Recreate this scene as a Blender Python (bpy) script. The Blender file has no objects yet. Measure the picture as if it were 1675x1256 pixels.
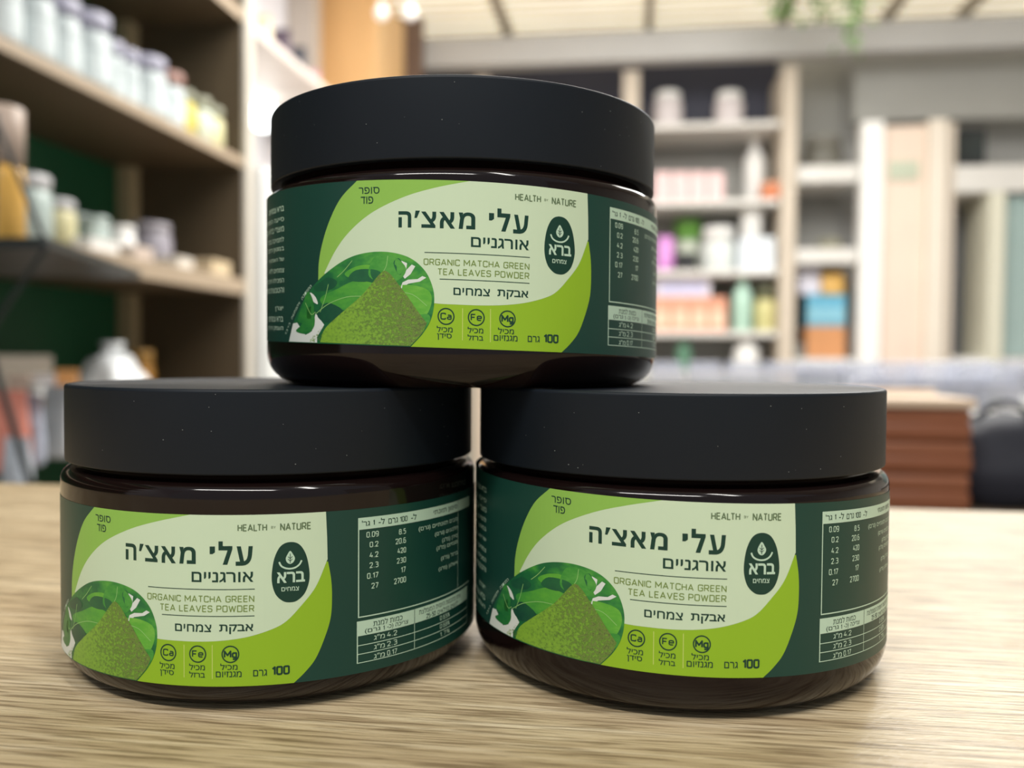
import bpy, bmesh, math, random
from mathutils import Vector, Matrix
random.seed(7)
C = bpy.context.scene.collection
S = 0.045                                   # jar radius in metres; label and jar profiles are in jar radii
PI = math.pi

# ------------------------------------------------------------------ camera
F_PX, PITCH, ROLL, YAW = 1474.4, -0.03081, 0.0070, 0.0297
CAM = Vector((0.31726, -4.55055, 1.45909)) * S
fl = Vector((-math.sin(YAW), math.cos(YAW), 0)); rt = Vector((math.cos(YAW), math.sin(YAW), 0)); up = Vector((0, 0, 1))
FW = fl * math.cos(PITCH) + up * math.sin(PITCH); UPV = -fl * math.sin(PITCH) + up * math.cos(PITCH)
XV = rt * math.cos(ROLL) + UPV * math.sin(ROLL); YV = -rt * math.sin(ROLL) + UPV * math.cos(ROLL)
cd = bpy.data.cameras.new('camera'); cam = bpy.data.objects.new('camera', cd); C.objects.link(cam)
cam.matrix_world = Matrix(((XV.x, YV.x, -FW.x, CAM.x), (XV.y, YV.y, -FW.y, CAM.y), (XV.z, YV.z, -FW.z, CAM.z), (0, 0, 0, 1)))
cd.sensor_width = 36; cd.lens = F_PX / 1675 * 36; cd.clip_start = 0.01; cd.clip_end = 50
cd.dof.use_dof = True; cd.dof.focus_distance = 0.168
cd.dof.aperture_fstop = (cd.lens / 1000) / 0.0029       # a 2.9 mm wide pupil
bpy.context.scene.camera = cam
vs = bpy.context.scene.view_settings
vs.view_transform = 'Standard'; vs.look = 'None'; vs.gamma = 1; vs.use_curve_mapping = False; vs.exposure = 0.0

# room frame: a = to the right along the back wall, b = away from the camera, z up (table top = 0)
TH = 0.1062
RA = Vector((math.cos(TH), -math.sin(TH), 0)); RB = Vector((math.sin(TH), math.cos(TH), 0))
def W(a, b, z): return Vector((CAM.x, CAM.y, 0)) + RA * a + RB * b + Vector((0, 0, z))
def ray(px, py):
    d = FW + XV * ((px - 837.5) / F_PX) - YV * ((py - 628) / F_PX)
    return d.dot(RA), d.dot(RB), d.z
def on_b(px, py, b):                          # point of the plane b = const seen at a pixel -> (a, z)
    x, y, z = ray(px, py); return x * b / y, CAM.z + z * b / y
def on_a(px, py, a):
    x, y, z = ray(px, py); return y * a / x, CAM.z + z * a / x
def on_z(px, py, z0):
    x, y, z = ray(px, py); t = (z0 - CAM.z) / z; return x * t, y * t

# ------------------------------------------------------------------ world and lights
w = bpy.data.worlds.new('shop_daylight'); bpy.context.scene.world = w; w.use_nodes = True
w.node_tree.nodes['Background'].inputs[0].default_value = (0.80, 0.90, 1.0, 1)
w.node_tree.nodes['Background'].inputs[1].default_value = 0.40
def area(name, loc, target, sx, sy, power, col):
    l = bpy.data.lights.new(name, 'AREA'); l.shape = 'RECTANGLE'; l.size = sx; l.size_y = sy; l.energy = power; l.color = col
    o = bpy.data.objects.new(name, l); C.objects.link(o); o.location = loc
    o.rotation_euler = (Vector(target) - Vector(loc)).to_track_quat('-Z', 'Y').to_euler(); return o
area('window_daylight', W(1.30, 3.3, 1.66), (0.05, 0, 0), 0.28, 0.3, 11, (0.90, 0.95, 1.0))
area('ceiling_light_front', W(-0.25, -0.9, 1.65), (0, 0, 0), 1.2, 0.12, 24, (1.0, 0.97, 0.92))
area('ceiling_light_front', W(0.55, -0.4, 1.65), (0, 0, 0), 0.10, 0.6, 8, (1.0, 0.97, 0.92))
area('ceiling_light_room', W(0.3, 2.6, 1.70), W(0.3, 2.8, 0), 2.2, 1.8, 125, (1.0, 0.97, 0.92))

# ------------------------------------------------------------------ materials
def lin(c):
    r = []
    for v in c:
        v /= 255.0; r.append(v / 12.92 if v <= 0.04045 else ((v + 0.055) / 1.055) ** 2.4)
    return (r[0], r[1], r[2], 1)
MC = {}
def mat(name, rgb, rough=0.5, var=0.06, scale=30.0, spec=0.5, emit=0, metal=0, coat=0, bump=0, trans=0, stretch=(1, 1, 1), ior=1.45, alpha=1):
    if name in MC: return MC[name]
    m = bpy.data.materials.new(name); m.use_nodes = True; nt = m.node_tree; p = nt.nodes['Principled BSDF']
    c = lin(rgb)
    tc = nt.nodes.new('ShaderNodeTexCoord'); mp = nt.nodes.new('ShaderNodeMapping'); nz = nt.nodes.new('ShaderNodeTexNoise'); mx = nt.nodes.new('ShaderNodeMix')
    mx.data_type = 'RGBA'; mp.inputs['Scale'].default_value = stretch; nz.inputs['Scale'].default_value = scale; nz.inputs['Detail'].default_value = 4
    nt.links.new(tc.outputs['Object'], mp.inputs[0]); nt.links.new(mp.outputs[0], nz.inputs['Vector']); nt.links.new(nz.outputs[0], mx.inputs[0])
    mx.inputs[6].default_value = tuple(max(0, v * (1 - var * 2)) for v in c[:3]) + (1,); mx.inputs[7].default_value = tuple(min(1, v * (1 + var * 2)) for v in c[:3]) + (1,)
    nt.links.new(mx.outputs[2], p.inputs['Base Color'])
    p.inputs['Roughness'].default_value = rough; p.inputs['Specular IOR Level'].default_value = spec; p.inputs['Metallic'].default_value = metal
    p.inputs['Coat Weight'].default_value = coat; p.inputs['Transmission Weight'].default_value = trans; p.inputs['IOR'].default_value = ior; p.inputs['Alpha'].default_value = alpha
    p.inputs['Coat Roughness'].default_value = 0.05
    if emit:
        nt.links.new(mx.outputs[2], p.inputs['Emission Color']); p.inputs['Emission Strength'].default_value = emit
    if bump:
        b = nt.nodes.new('ShaderNodeBump'); b.inputs['Strength'].default_value = bump; b.inputs['Distance'].default_value = 0.001
        nt.links.new(nz.outputs[0], b.inputs['Height']); nt.links.new(b.outputs[0], p.inputs['Normal'])
    MC[name] = m; return m

def table_material():
    m = bpy.data.materials.new('oak_laminate'); m.use_nodes = True; nt = m.node_tree; p = nt.nodes['Principled BSDF']; L = nt.links.new
    tc = nt.nodes.new('ShaderNodeTexCoord')
    def noise(sc, det, dist, stretch):
        mp = nt.nodes.new('ShaderNodeMapping'); mp.inputs['Scale'].default_value = stretch
        n = nt.nodes.new('ShaderNodeTexNoise'); n.inputs['Scale'].default_value = sc; n.inputs['Detail'].default_value = det; n.inputs['Distortion'].default_value = dist
        L(tc.outputs['Object'], mp.inputs[0]); L(mp.outputs[0], n.inputs['Vector']); return n
    big = noise(40, 3, 0.4, (0.10, 1, 1)); mid = noise(480, 5, 0.35, (0.045, 1, 1)); fine = noise(1150, 4, 0.2, (0.05, 1, 1)); grit = noise(1500, 2, 0, (0.5, 1, 1))
    r1 = nt.nodes.new('ShaderNodeValToRGB'); e = r1.color_ramp.elements
    e[0].position = 0.30; e[0].color = lin((186, 164, 130)); e[1].position = 0.70; e[1].color = lin((234, 216, 182))
    x = r1.color_ramp.elements.new(0.5); x.color = lin((216, 195, 157))
    L(mid.outputs[0], r1.inputs[0])
    mx = nt.nodes.new('ShaderNodeMix'); mx.data_type = 'RGBA'; mx.blend_type = 'MULTIPLY'; mx.inputs[0].default_value = 0.75
    r2 = nt.nodes.new('ShaderNodeValToRGB'); e = r2.color_ramp.elements; e[0].position = 0.38; e[0].color = (0.34, 0.29, 0.23, 1); e[1].position = 0.52; e[1].color = (1, 1, 1, 1)
    L(fine.outputs[0], r2.inputs[0]); L(r1.outputs[0], mx.inputs[6]); L(r2.outputs[0], mx.inputs[7])
    m2 = nt.nodes.new('ShaderNodeMix'); m2.data_type = 'RGBA'; m2.blend_type = 'MULTIPLY'; m2.inputs[0].default_value = 0.6
    r3 = nt.nodes.new('ShaderNodeValToRGB'); e = r3.color_ramp.elements; e[0].position = 0.35; e[0].color = (0.66, 0.60, 0.52, 1); e[1].position = 0.62; e[1].color = (1, 1, 1, 1)
    L(big.outputs[0], r3.inputs[0]); L(mx.outputs[2], m2.inputs[6]); L(r3.outputs[0], m2.inputs[7]); L(m2.outputs[2], p.inputs['Base Color'])
    ad = nt.nodes.new('ShaderNodeMath'); ad.operation = 'ADD'; mu = nt.nodes.new('ShaderNodeMath'); mu.operation = 'MULTIPLY'; mu.inputs[1].default_value = 0.5
    L(grit.outputs[0], mu.inputs[0]); L(fine.outputs[0], ad.inputs[0]); L(mu.outputs[0], ad.inputs[1])
    b = nt.nodes.new('ShaderNodeBump'); b.inputs['Strength'].default_value = 0.55; b.inputs['Distance'].default_value = 0.0005
    L(ad.outputs[0], b.inputs['Height']); L(b.outputs[0], p.inputs['Normal'])
    p.inputs['Roughness'].default_value = 0.42; p.inputs['Specular IOR Level'].default_value = 0.6
    return m

# ------------------------------------------------------------------ mesh helpers
def mesh_obj(name, bm, m, parent=None, smooth=False, loc=None, rotz=None):
    me = bpy.data.meshes.new(name); bm.normal_update(); bm.to_mesh(me); bm.free()
    for k in (m if isinstance(m, list) else [m]): me.materials.append(k)
    if smooth:
        for p in me.polygons: p.use_smooth = True
    o = bpy.data.objects.new(name, me); C.objects.link(o)
    if parent: o.parent = parent
    if loc is not None: o.location = loc
    if rotz is not None: o.rotation_euler = (0, 0, rotz)
    return o
def add_box(bm, x0, x1, y0, y1, z0, z1, bev=0.0, seg=2):
    r = bmesh.ops.create_cube(bm, size=1)
    for v in r['verts']:
        v.co = Vector((x0 + (v.co.x + .5) * (x1 - x0), y0 + (v.co.y + .5) * (y1 - y0), z0 + (v.co.z + .5) * (z1 - z0)))
    if bev:
        es = {e for v in r['verts'] for e in v.link_edges}
        bmesh.ops.bevel(bm, geom=list(es), offset=bev, segments=seg, affect='EDGES', profile=0.5)
    return r
def box_bm(*a, **k):
    bm = bmesh.new(); add_box(bm, *a, **k); return bm
def add_lathe(bm, prof, n=32, cx=0, cy=0, sy=1.0):
    rings = []
    for r, z in prof:
        if r < 1e-7: rings.append([bm.verts.new((cx, cy, z))])
        else: rings.append([bm.verts.new((cx + r * math.cos(2 * PI * i / n), cy + sy * r * math.sin(2 * PI * i / n), z)) for i in range(n)])
    for A, B in zip(rings, rings[1:]):
        for i in range(n):
            j = (i + 1) % n
            if len(A) == 1 and len(B) == 1: continue
            if len(A) == 1: bm.faces.new((A[0], B[j], B[i]))
            elif len(B) == 1: bm.faces.new((A[i], A[j], B[0]))
            else: bm.faces.new((A[i], A[j], B[j], B[i]))
def lathe_bm(prof, n=32, **k):
    bm = bmesh.new(); add_lathe(bm, prof, n, **k); bmesh.ops.recalc_face_normals(bm, faces=bm.faces); return bm
def add_tube(bm, pts, r, n=8):
    prev = None
    for i, p in enumerate(pts):
        p = Vector(p); d = (Vector(pts[min(i + 1, len(pts) - 1)]) - Vector(pts[max(i - 1, 0)])).normalized()
        a = d.cross(Vector((0, 0, 1)));
        if a.length < 1e-3: a = d.cross(Vector((1, 0, 0)))
        a.normalize(); b = d.cross(a)
        ring = [bm.verts.new(p + a * r * math.cos(2 * PI * k / n) + b * r * math.sin(2 * PI * k / n)) for k in range(n)]
        if prev:
            for k in range(n): bm.faces.new((prev[k], prev[(k + 1) % n], ring[(k + 1) % n], ring[k]))
        prev = ring
        if i == 0: first = ring
    bm.faces.new(first); bm.faces.new(prev[::-1])
def sharp(o, ang=35):
    me = o.data; bm = bmesh.new(); bm.from_mesh(me)
    for e in bm.edges:
        if len(e.link_faces) == 2 and e.calc_face_angle() > math.radians(ang): e.smooth = False
    bm.to_mesh(me); bm.free()
def thing(name, label, cat, loc=(0, 0, 0), rotz=0, group=None):
    o = bpy.data.objects.new(name, None); C.objects.link(o); o.location = Vector(loc) + Vector((0, 0, .0004)); o.rotation_euler = (0, 0, rotz); o.empty_display_size = 0.02
    return tag(o, label, cat, group)
def tag(o, label, cat, group=None):
    o['label'] = label; o['category'] = cat
    if group: o['group'] = group
    return o
def struct(o):
    o['kind'] = 'structure'; return o
def rbox(name, a0, a1, b0, b1, z0, z1, m, parent=None, bev=0.0):
    """box in the room frame; top-level ones get a base origin"""
    if parent:
        bm = box_bm(a0, a1, b0, b1, z0, z1, bev=bev); return mesh_obj(name, bm, m, parent)
    ca, cb = (a0 + a1) / 2, (b0 + b1) / 2
    return mesh_obj(name, box_bm(a0 - ca, a1 - ca, b0 - cb, b1 - cb, 0, z1 - z0, bev=bev), m, None, loc=W(ca, cb, z0), rotz=-TH)
def room_root(name, label=None, cat=None, group=None):
    """an Empty whose local axes are a, b, z (parts below use room coordinates)"""
    o = bpy.data.objects.new(name, None); C.objects.link(o); o.location = W(0, 0, 0); o.rotation_euler = (0, 0, -TH); o.empty_display_size = 0.02
    if label: tag(o, label, cat, group)
    return o

# ------------------------------------------------------------------ the room
FLOOR_Z = -0.90; CEIL_Z = 1.80
A_L = -1.50                                   # left wall
M_wall = mat('grey_wall_paint', (176, 176, 174), 0.7, 0.03, 3)
M_wallw = mat('pale_wall_paint', (236, 234, 240), 0.7, 0.03, 3)
struct(rbox('floor', -3.4, 3.6, -2.0, 5.35, FLOOR_Z - 0.05, FLOOR_Z, mat('floor_tile', (140, 132, 122), 0.35, 0.06, 4)))
struct(rbox('wall_left', A_L - 0.08, A_L, -2.0, 5.30, FLOOR_Z, CEIL_Z + 0.1, M_wallw))
struct(rbox('wall_back', A_L, 3.4, 5.22, 5.30, FLOOR_Z, CEIL_Z + 0.1, M_wall))
struct(rbox('wall_right', 3.4, 3.48, -2.0, 5.30, FLOOR_Z, CEIL_Z + 0.1, mat('right_wall_paint', (205, 202, 196), 0.7, 0.03, 3)))
# ceiling: opaque boards near, translucent reed-covered panels far
ce = struct(room_root('ceiling'))
rbox('ceiling_board', A_L, 3.4, -0.2, 3.6, CEIL_Z, CEIL_Z + 0.04, mat('ceiling_paint', (214, 208, 198), 0.8, 0.03, 2), ce)
rbox('skylight_panel', A_L, 3.4, 3.6, 5.22, CEIL_Z + 0.03, CEIL_Z + 0.06, mat('backlit_reed_panel', (250, 236, 216), 0.7, 0.16, 7, emit=1.05, stretch=(0.35, 1.6, 1)), ce)
M_reed = mat('reed_cane', (244, 226, 200), 0.7, 0.12, 20, stretch=(0.1, 1, 1))
sl = None
for i in range(16):
    b = 3.66 + i * 0.097
    bm = box_bm(0, 3.4 - A_L, -0.012, 0.012, 0, 0.012)
    if sl is None:
        sl = mesh_obj('reed_batten', bm, M_reed, ce); o = sl
    else:
        bm.free(); o = sl.copy(); C.objects.link(o)
    o.location = (A_L, b, CEIL_Z + 0.015)
M_raft = mat('roof_rafter_wood', (176, 166, 150), 0.7, 0.08, 8)
for px in (600, 822, 1062, 1290, 1470, 1600, 1760):
    a, _ = on_b(px, 30, 4.6)
    rbox('rafter', a - 0.022, a + 0.022, 3.6, 5.2, CEIL_Z - 0.035, CEIL_Z + 0.012, M_raft, ce)

# ------------------------------------------------------------------ back wall shelving
BF = 4.75                                     # front plane of the shelving
def A(px, b=BF): return on_b(px, 400, b)[0]
def Zp(px, py, b=BF): return on_b(px, py, b)[1]
M_post = mat('pale_birch_post', (206, 194, 178), 0.55, 0.05, 12)
M_board = mat('white_shelf_board', (226, 224, 220), 0.5, 0.03, 12)
M_bgrey = mat('grey_back_panel', (168, 168, 164), 0.6, 0.03, 6)
M_navy = mat('navy_back_panel', (58, 60, 76), 0.6, 0.06, 6)
sh = room_root('wall_shelving', 'tall grey and birch shelving fitted along the far wall, full of packets and jars', 'shelving')
aL = A(560); aR = A(1402)
zt = Zp(1150, 200); z2 = Zp(1150, 326); z3 = Zp(1150, 441); z4 = Zp(1150, 541); z5 = Zp(1150, 606)
zf0 = Zp(1150, 113); zf1 = Zp(1150, 70)
rbox('back_panel', A_L + 0.02, aR, 5.19, 5.215, FLOOR_Z, CEIL_Z - .02, M_bgrey, sh)
rbox('navy_panel', A_L + 0.02, A(1288), 5.165, 5.19, zt, CEIL_Z - .02, M_navy, sh)
for px, wd in ((787, 24), (1030, 27), (1288, 25)):
    a0 = A(px - wd / 2); a1 = A(px + wd / 2)
    rbox('post', a0, a1, BF - 0.02, 5.165, FLOOR_Z, zf0, M_post, sh, bev=0.004)
posts = [A_L + 0.02, A(787), A(1030), A(1288), aR]
for i in range(3):
    a0 = posts[i] + (0.045 if i else 0); a1 = posts[i + 1] - 0.045
    for z, t in ((zt, .03), (z2, .03), (z3, .03), (z4, .03), (z5, .04)):
        rbox('shelf', a0, a1, BF, 5.165, z - t, z, M_board, sh, bev=0.003)
zA = Zp(1350, 270); zB = Zp(1350, 406); zC = Zp(1350, 586)
for z, t in ((zA, .085), (zB, .075), (zC, .06)):
    rbox('shelf', posts[3] + 0.045, aR, BF, 5.165, z - t, z, M_board, sh, bev=0.004)
rbox('base_cabinet', A_L + 0.02, aR, BF + 0.02, 5.165, FLOOR_Z, z5 - 0.04 - 0.002, mat('cabinet_grey_green', (150, 160, 154), 0.5, 0.04, 6), sh)
M_fascia = mat('grey_fascia_board', (186, 186, 186), 0.6, 0.03, 4)
fas = struct(rbox('trim_1', A_L, 3.35, BF - 0.12, BF - 0.02, Zp(1150, 106), Zp(1150, 60), M_fascia))
struct(rbox('trim_2', aR + 0.01, 3.35, BF + 0.16, BF + 0.24, Zp(1500, 196, BF + .16), Zp(1500, 66, BF + .16), M_bgrey))
# alcove beside the shelving: door with white jambs
dl = A(1402) + 0.012; z_dt = Zp(1460, 198)
door = struct(room_root('door_1'))
M_white = mat('bright_white_paint', (252, 252, 250), 0.4, 0.01, 4)
M_peach = mat('pale_peach_door', (240, 220, 204), 0.5, 0.03, 5)
rbox('jamb', dl, A(1441), BF - 0.02, BF + 0.10, FLOOR_Z, z_dt, M_white, door, bev=0.004)
rbox('door_leaf', A(1441), A(1514), BF + 0.02, BF + 0.06, FLOOR_Z, Zp(1480, 204), M_peach, door, bev=0.003)
rbox('jamb', A(1515), A(1545), BF - 0.02, BF + 0.10, FLOOR_Z, z_dt, mat('cream_jamb', (238, 228, 214), 0.5, 0.02, 5), door, bev=0.004)
rbox('door_plate', A(1452), A(1502), BF + 0.008, BF + 0.018, Zp(1475, 293), Zp(1475, 262), mat('sage_door_plate', (196, 204, 184), 0.5, 0.04, 20), door, bev=0.002)
# shelf niche right of the door
ni = room_root('corner_shelf_unit', 'white corner shelving with a dark opening, standing beside the peach door', 'shelving')
n0 = A(1549); n1 = 3.3
rbox('side_panel', n0, A(1560), BF, 5.2, FLOOR_Z, Zp(1600, 200), mat('warm_beige_panel', (212, 200, 186), 0.5, 0.03, 6), ni)
rbox('shelf', A(1560), n1, BF, 5.2, Zp(1600, 314), Zp(1600, 270), M_board, ni, bev=0.004)
rbox('shelf', A(1560), n1, BF, 5.2, Zp(1600, 604), Zp(1600, 584), M_board, ni, bev=0.004)
rbox('dark_recess', A(1560), A(1616), 5.1, 5.2, Zp(1600, 582), Zp(1600, 330), mat('recess_shade', (92, 98, 108), 0.5, 0.04, 6), ni)  # solid panel; the dark of the opening is put into its colour
rbox('post', A(1616), A(1642), BF - 0.01, 5.2, FLOOR_Z, Zp(1600, 315), mat('ivory_post', (226, 224, 206), 0.5, 0.02, 6), ni)
rbox('glass_panel', A(1642), n1, BF + 0.05, BF + 0.06, Zp(1600, 582), Zp(1600, 320), mat('teal_glass', (168, 190, 188), 0.15, 0.03, 6), ni)

# products on the far shelves ------------------------------------------------
def jar_thing(name, label, cat, a, b, z, r, h, mb, ml, group=None, capf=0.22, neck=0.8, n=20):
    t = thing(name, label, cat, W(a, b, z), -TH, group)
    hb = h * (1 - capf)
    mesh_obj('body', lathe_bm([(0, 0.0), (r * .9, 0), (r, r * .12), (r, hb * .86), (r * neck, hb), (0, hb)], n), mb, t, True)
    mesh_obj('lid', lathe_bm([(0, hb), (r * neck * 1.08, hb), (r * neck * 1.1, h - r * .08), (r * neck, h), (0, h)], n), ml, t, True)
    return t
def bottle_thing(name, label, cat, a, b, z, r, h, mb, mc, group=None):
    t = thing(name, label, cat, W(a, b, z), -TH, group)
    mesh_obj('body', lathe_bm([(0, 0), (r * .92, 0), (r, r * .1), (r, h * .62), (r * .8, h * .72), (r * .42, h * .80), (r * .40, h * .86), (0, h * .86)], 20), mb, t, True)
    mesh_obj('cap', lathe_bm([(0, h * .86), (r * .5, h * .86), (r * .5, h * .98), (r * .44, h), (0, h)], 20), mc, t, True)
    return t
def carton(name, label, cat, a0, a1, b, z, h, m, group=None, d=None, flap=None):
    d = d or (a1 - a0) * .7; t = thing(name, label, cat, W((a0 + a1) / 2, b + d / 2, z), -TH, group); wd = (a1 - a0) / 2
    mesh_obj('carton', box_bm(-wd, wd, -d / 2, d / 2, 0, h, bev=min(wd, h) * .05), m, t)
    if flap: mesh_obj('front_panel', box_bm(-wd * .8, wd * .8, -d / 2 - .003, -d / 2 + .001, h * .15, h * .6), flap, t)
    return t
def pouch(name, label, cat, a0, a1, b, z, h, m, group=None):
    """standing packet: wide gusseted bottom, pinched flat top seal"""
    wd = (a1 - a0) / 2; t = thing(name, label, cat, W((a0 + a1) / 2, b + wd * .5, z), -TH, group)
    bm = bmesh.new(); prev = None
    for k, (f, dz) in enumerate(((.86, 0), (1, .08), (1.0, .35), (.97, .7), (.95, .88), (.95, 1.0))):
        dp = wd * (.55, .62, .55, .3, .05, .04)[k]
        ring = [bm.verts.new((wd * f * math.copysign(abs(math.cos(q)) ** .35, math.cos(q)), dp * math.copysign(abs(math.sin(q)) ** .6, math.sin(q)), dz * h)) for q in [2 * PI * i / 20 + .001 for i in range(20)]]
        if prev:
            for i in range(20): bm.faces.new((prev[i], prev[(i + 1) % 20], ring[(i + 1) % 20], ring[i]))
        else: bm.faces.new(ring[::-1])
        prev = ring
    bm.faces.new(prev); mesh_obj('packet', bm, m, t, True)
    mesh_obj('seal', box_bm(-wd * .95, wd * .95, -wd * .06, wd * .06, h * .93, h * 1.0), m, t)
    return t
def Hh(px, y0, z, b): return Zp(px, y0, b) - z
wht = mat('white_plastic', (240, 240, 238), 0.35, 0.02, 20); pink = mat('pink_packet', (240, 204, 204), 0.45, 0.10, 25); salmon = mat('salmon_carton', (236, 168, 140), 0.5, 0.12, 22)
bq = BF + 0.06
for px, lab in ((1090, 'round white canister on the top navy shelf, nearer the lid of the upper tub'), (1190, 'round white canister on the top navy shelf, nearer the birch upright')):
    r = (A(px + 24, bq) - A(px - 24, bq)) / 2
    jar_thing('canister', lab, 'canister', A(px, bq + r), bq + r + .02, zt, r, Hh(px, 151, zt, bq + r), mat('milky_canister', (214, 206, 208), 0.4, 0.04, 20), wht, 'white canisters on the navy shelf', .2, .8)
r_ = (A(962, bq) - A(918, bq)) / 2
for i, px in enumerate((1083, 1112, 1141, 1170)):
    pouch('packet', ('pale pink packet at the end beside the black lid', 'second pale pink packet from the black lid', 'third pale pink packet from the black lid', 'pale pink packet nearest the tall white bottle')[i], 'packet', A(px - 14, bq), A(px + 14, bq), bq, z2, Hh(px, 280, z2, bq), pink, 'pink packets on the second shelf')
bottle_thing('bottle', 'tall white bottle standing on the second far shelf', 'bottle', A(1232, bq + .16), bq + .16, z2, .055, Hh(1232, 218, z2, bq + .1), wht, wht)
jar_thing('bowl', 'low terracotta orange bowl on the far shelf under the tall white bottle', 'bowl', A(1243, bq) + .055, bq + .0, z2, .06, Hh(1243, 300, z2, bq), mat('terracotta', (214, 132, 92), 0.5, 0.08, 15), mat('terracotta_lid', (222, 160, 128), 0.5, 0.05, 15), None, .3, .9)
pouch('packet', 'violet pink packet beside the black lid on the third shelf', 'packet', A(1076, bq), A(1104, bq), bq + .12, z3, Hh(1090, 386, z3, bq + .12), mat('violet_pink', (226, 150, 226), 0.4, 0.08, 15))
jar_thing('tub', 'tub with a bright green lid on the third shelf', 'tub', A(1126, bq + .25), bq + .27, z3, .072, Hh(1126, 362, z3, bq + .25), mat('pale_tub', (216, 224, 206), 0.4, 0.04, 15), mat('leaf_green_lid', (138, 206, 96), 0.4, 0.04, 15), None, .35, .95)
jar_thing('tin', 'small black tin in front of the green lidded tub', 'tin', A(1122, bq), bq + .03, z3, .058, Hh(1122, 414, z3, bq), mat('black_tin', (46, 48, 52), 0.4, 0.05, 20), mat('black_tin_lid', (60, 62, 64), 0.4, 0.05, 20), None, .25, .95)
jar_thing('jar', 'squat white jar beside the black tin', 'jar', A(1177, bq + .05), bq + .12, z3, .094, Hh(1177, 372, z3, bq + .1), mat('frost_jar', (222, 228, 226), 0.3, 0.04, 12), wht, None, .3, .82)
carton('box', 'white square box under a cylinder on the third shelf', 'box', A(1210, bq), A(1268, bq), bq, z3, Hh(1238, 388, z3, bq), mat('ice_white', (228, 236, 244), 0.4, 0.03, 12))
zz = Zp(1238, 388, bq) + .001
jar_thing('jar', 'slim white cylinder jar standing on the square white box', 'jar', A(1229, bq + .08), bq + .08, zz, .055, Hh(1229, 328, zz, bq + .08), wht, mat('soft_white_cap', (226, 232, 230), 0.4, 0.02, 12), None, .15, .9)
for i, (x0, x1) in enumerate(((1068, 1098), (1099, 1129), (1130, 1160), (1161, 1190))):
    carton('carton', ('salmon carton at the end beside the upper tub', 'second salmon carton from the upper tub', 'third salmon carton from the upper tub', 'salmon carton nearest the mint bottle')[i], 'carton', A(x0, bq), A(x1, bq), bq, z4, Hh(x0, 486, z4, bq), salmon, 'salmon cartons on the fourth shelf', d=.2, flap=mat('peach_print', (246, 206, 180), 0.5, 0.1, 20))
zz = Zp(1100, 486, bq) + .001
carton('flat_pack', 'flat white and lilac pack lying on the salmon cartons', 'pack', A(1072, bq), A(1164, bq), bq + .01, zz, Hh(1100, 449, zz, bq), mat('lilac_white', (240, 234, 250), 0.4, 0.05, 9), d=.18, flap=mat('lilac_print', (206, 206, 240), 0.5, 0.05, 10))
bottle_thing('bottle', 'pale mint bottle next to the salmon cartons', 'bottle', A(1217, bq), bq + .03, z4, .050, Hh(1219, 448, z4, bq), mat('mint_plastic', (186, 222, 206), 0.3, 0.05, 12), mat('mint_cap', (206, 232, 220), 0.3, 0.03, 12))
jar_thing('jar', 'jar with an olive lid and yellow contents on the fourth shelf', 'jar', A(1256, bq), bq + .06, z4, .058, Hh(1255, 466, z4, bq), mat('yellow_contents', (214, 208, 150), 0.3, 0.10, 14), mat('olive_lid', (98, 100, 76), 0.4, 0.05, 12), None, .3, .85)
bottle_thing('bottle', 'small white bottle on the lowest far shelf', 'bottle', A(1225, bq), bq + .03, z5, .066, Hh(1225, 552, z5, bq), wht, wht)
bottle_thing('bottle', 'dark green bottle on the lowest far shelf', 'bottle', A(1121, bq), bq + .03, z5, .04, Hh(1121, 548, z5, bq), mat('bottle_green', (96, 140, 116), 0.2, 0.05, 12), mat('green_cap', (70, 110, 90), 0.4, 0.05, 12))
# second bay
jar_thing('casserole', 'dark low pot on the thick white shelf', 'pot', A(1345, bq + .1), bq + .13, zA, .1, Hh(1345, 225, zA, bq + .1), mat('dark_pot', (110, 108, 100), 0.4, 0.06, 12), mat('dark_pot_lid', (124, 122, 114), 0.4, 0.06, 12), None, .3, .85)
jar_thing('dish', 'small olive dish on the middle shelf between birch post and white jamb', 'dish', A(1362, bq), bq + .07, zB, .062, Hh(1362, 390, zB, bq), mat('olive_dish', (140, 138, 118), 0.4, 0.05, 12), mat('olive_dish_lid', (150, 148, 128), 0.4, 0.05, 12), None, .35, .9)
carton('box', 'plain orange brown cardboard box beside the white jamb', 'box', A(1322, bq), A(1386, bq), bq, zC, Hh(1350, 534, zC, bq), mat('orange_cardboard', (208, 148, 100), 0.6, 0.05, 10), d=.26)
carton('box', 'small dark grey box left of the orange brown cardboard box', 'box', A(1296, bq), A(1320, bq), bq, zC, Hh(1308, 562, zC, bq), mat('dark_grey_box', (122, 120, 116), 0.6, 0.05, 10), d=.2)
zz = Zp(1350, 534, bq) + .001
bl = mat('sky_blue_carton', (104, 176, 206), 0.45, 0.10, 14)
for i, (x0, x1) in enumerate(((1324, 1343), (1344, 1364), (1365, 1385))):
    carton('carton', ('sky blue carton farthest from the white jamb', 'middle one of the three sky blue cartons', 'sky blue carton next to the white jamb')[i], 'carton', A(x0, bq), A(x1, bq), bq + .01, zz, Hh(x0, 482, zz, bq), bl, 'blue cartons on the cardboard box', d=.2, flap=mat('light_blue_print', (150, 206, 224), 0.5, 0.1, 20))
zz2 = Zp(1350, 482, bq) + .001
pouch('packet', 'golden yellow packet lying on the blue cartons', 'packet', A(1347, bq), A(1385, bq), bq + .02, zz2, Hh(1365, 444, zz2, bq), mat('golden_packet', (212, 168, 88), 0.45, 0.08, 12))
pouch('packet', 'white lilac packet standing on the blue carton beside the golden packet', 'packet', A(1306, bq + .05), A(1345, bq + .05), bq + .05, zz2, Hh(1320, 430, zz2, bq + .05), mat('lilac_packet', (228, 226, 240), 0.45, 0.05, 12))
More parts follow.
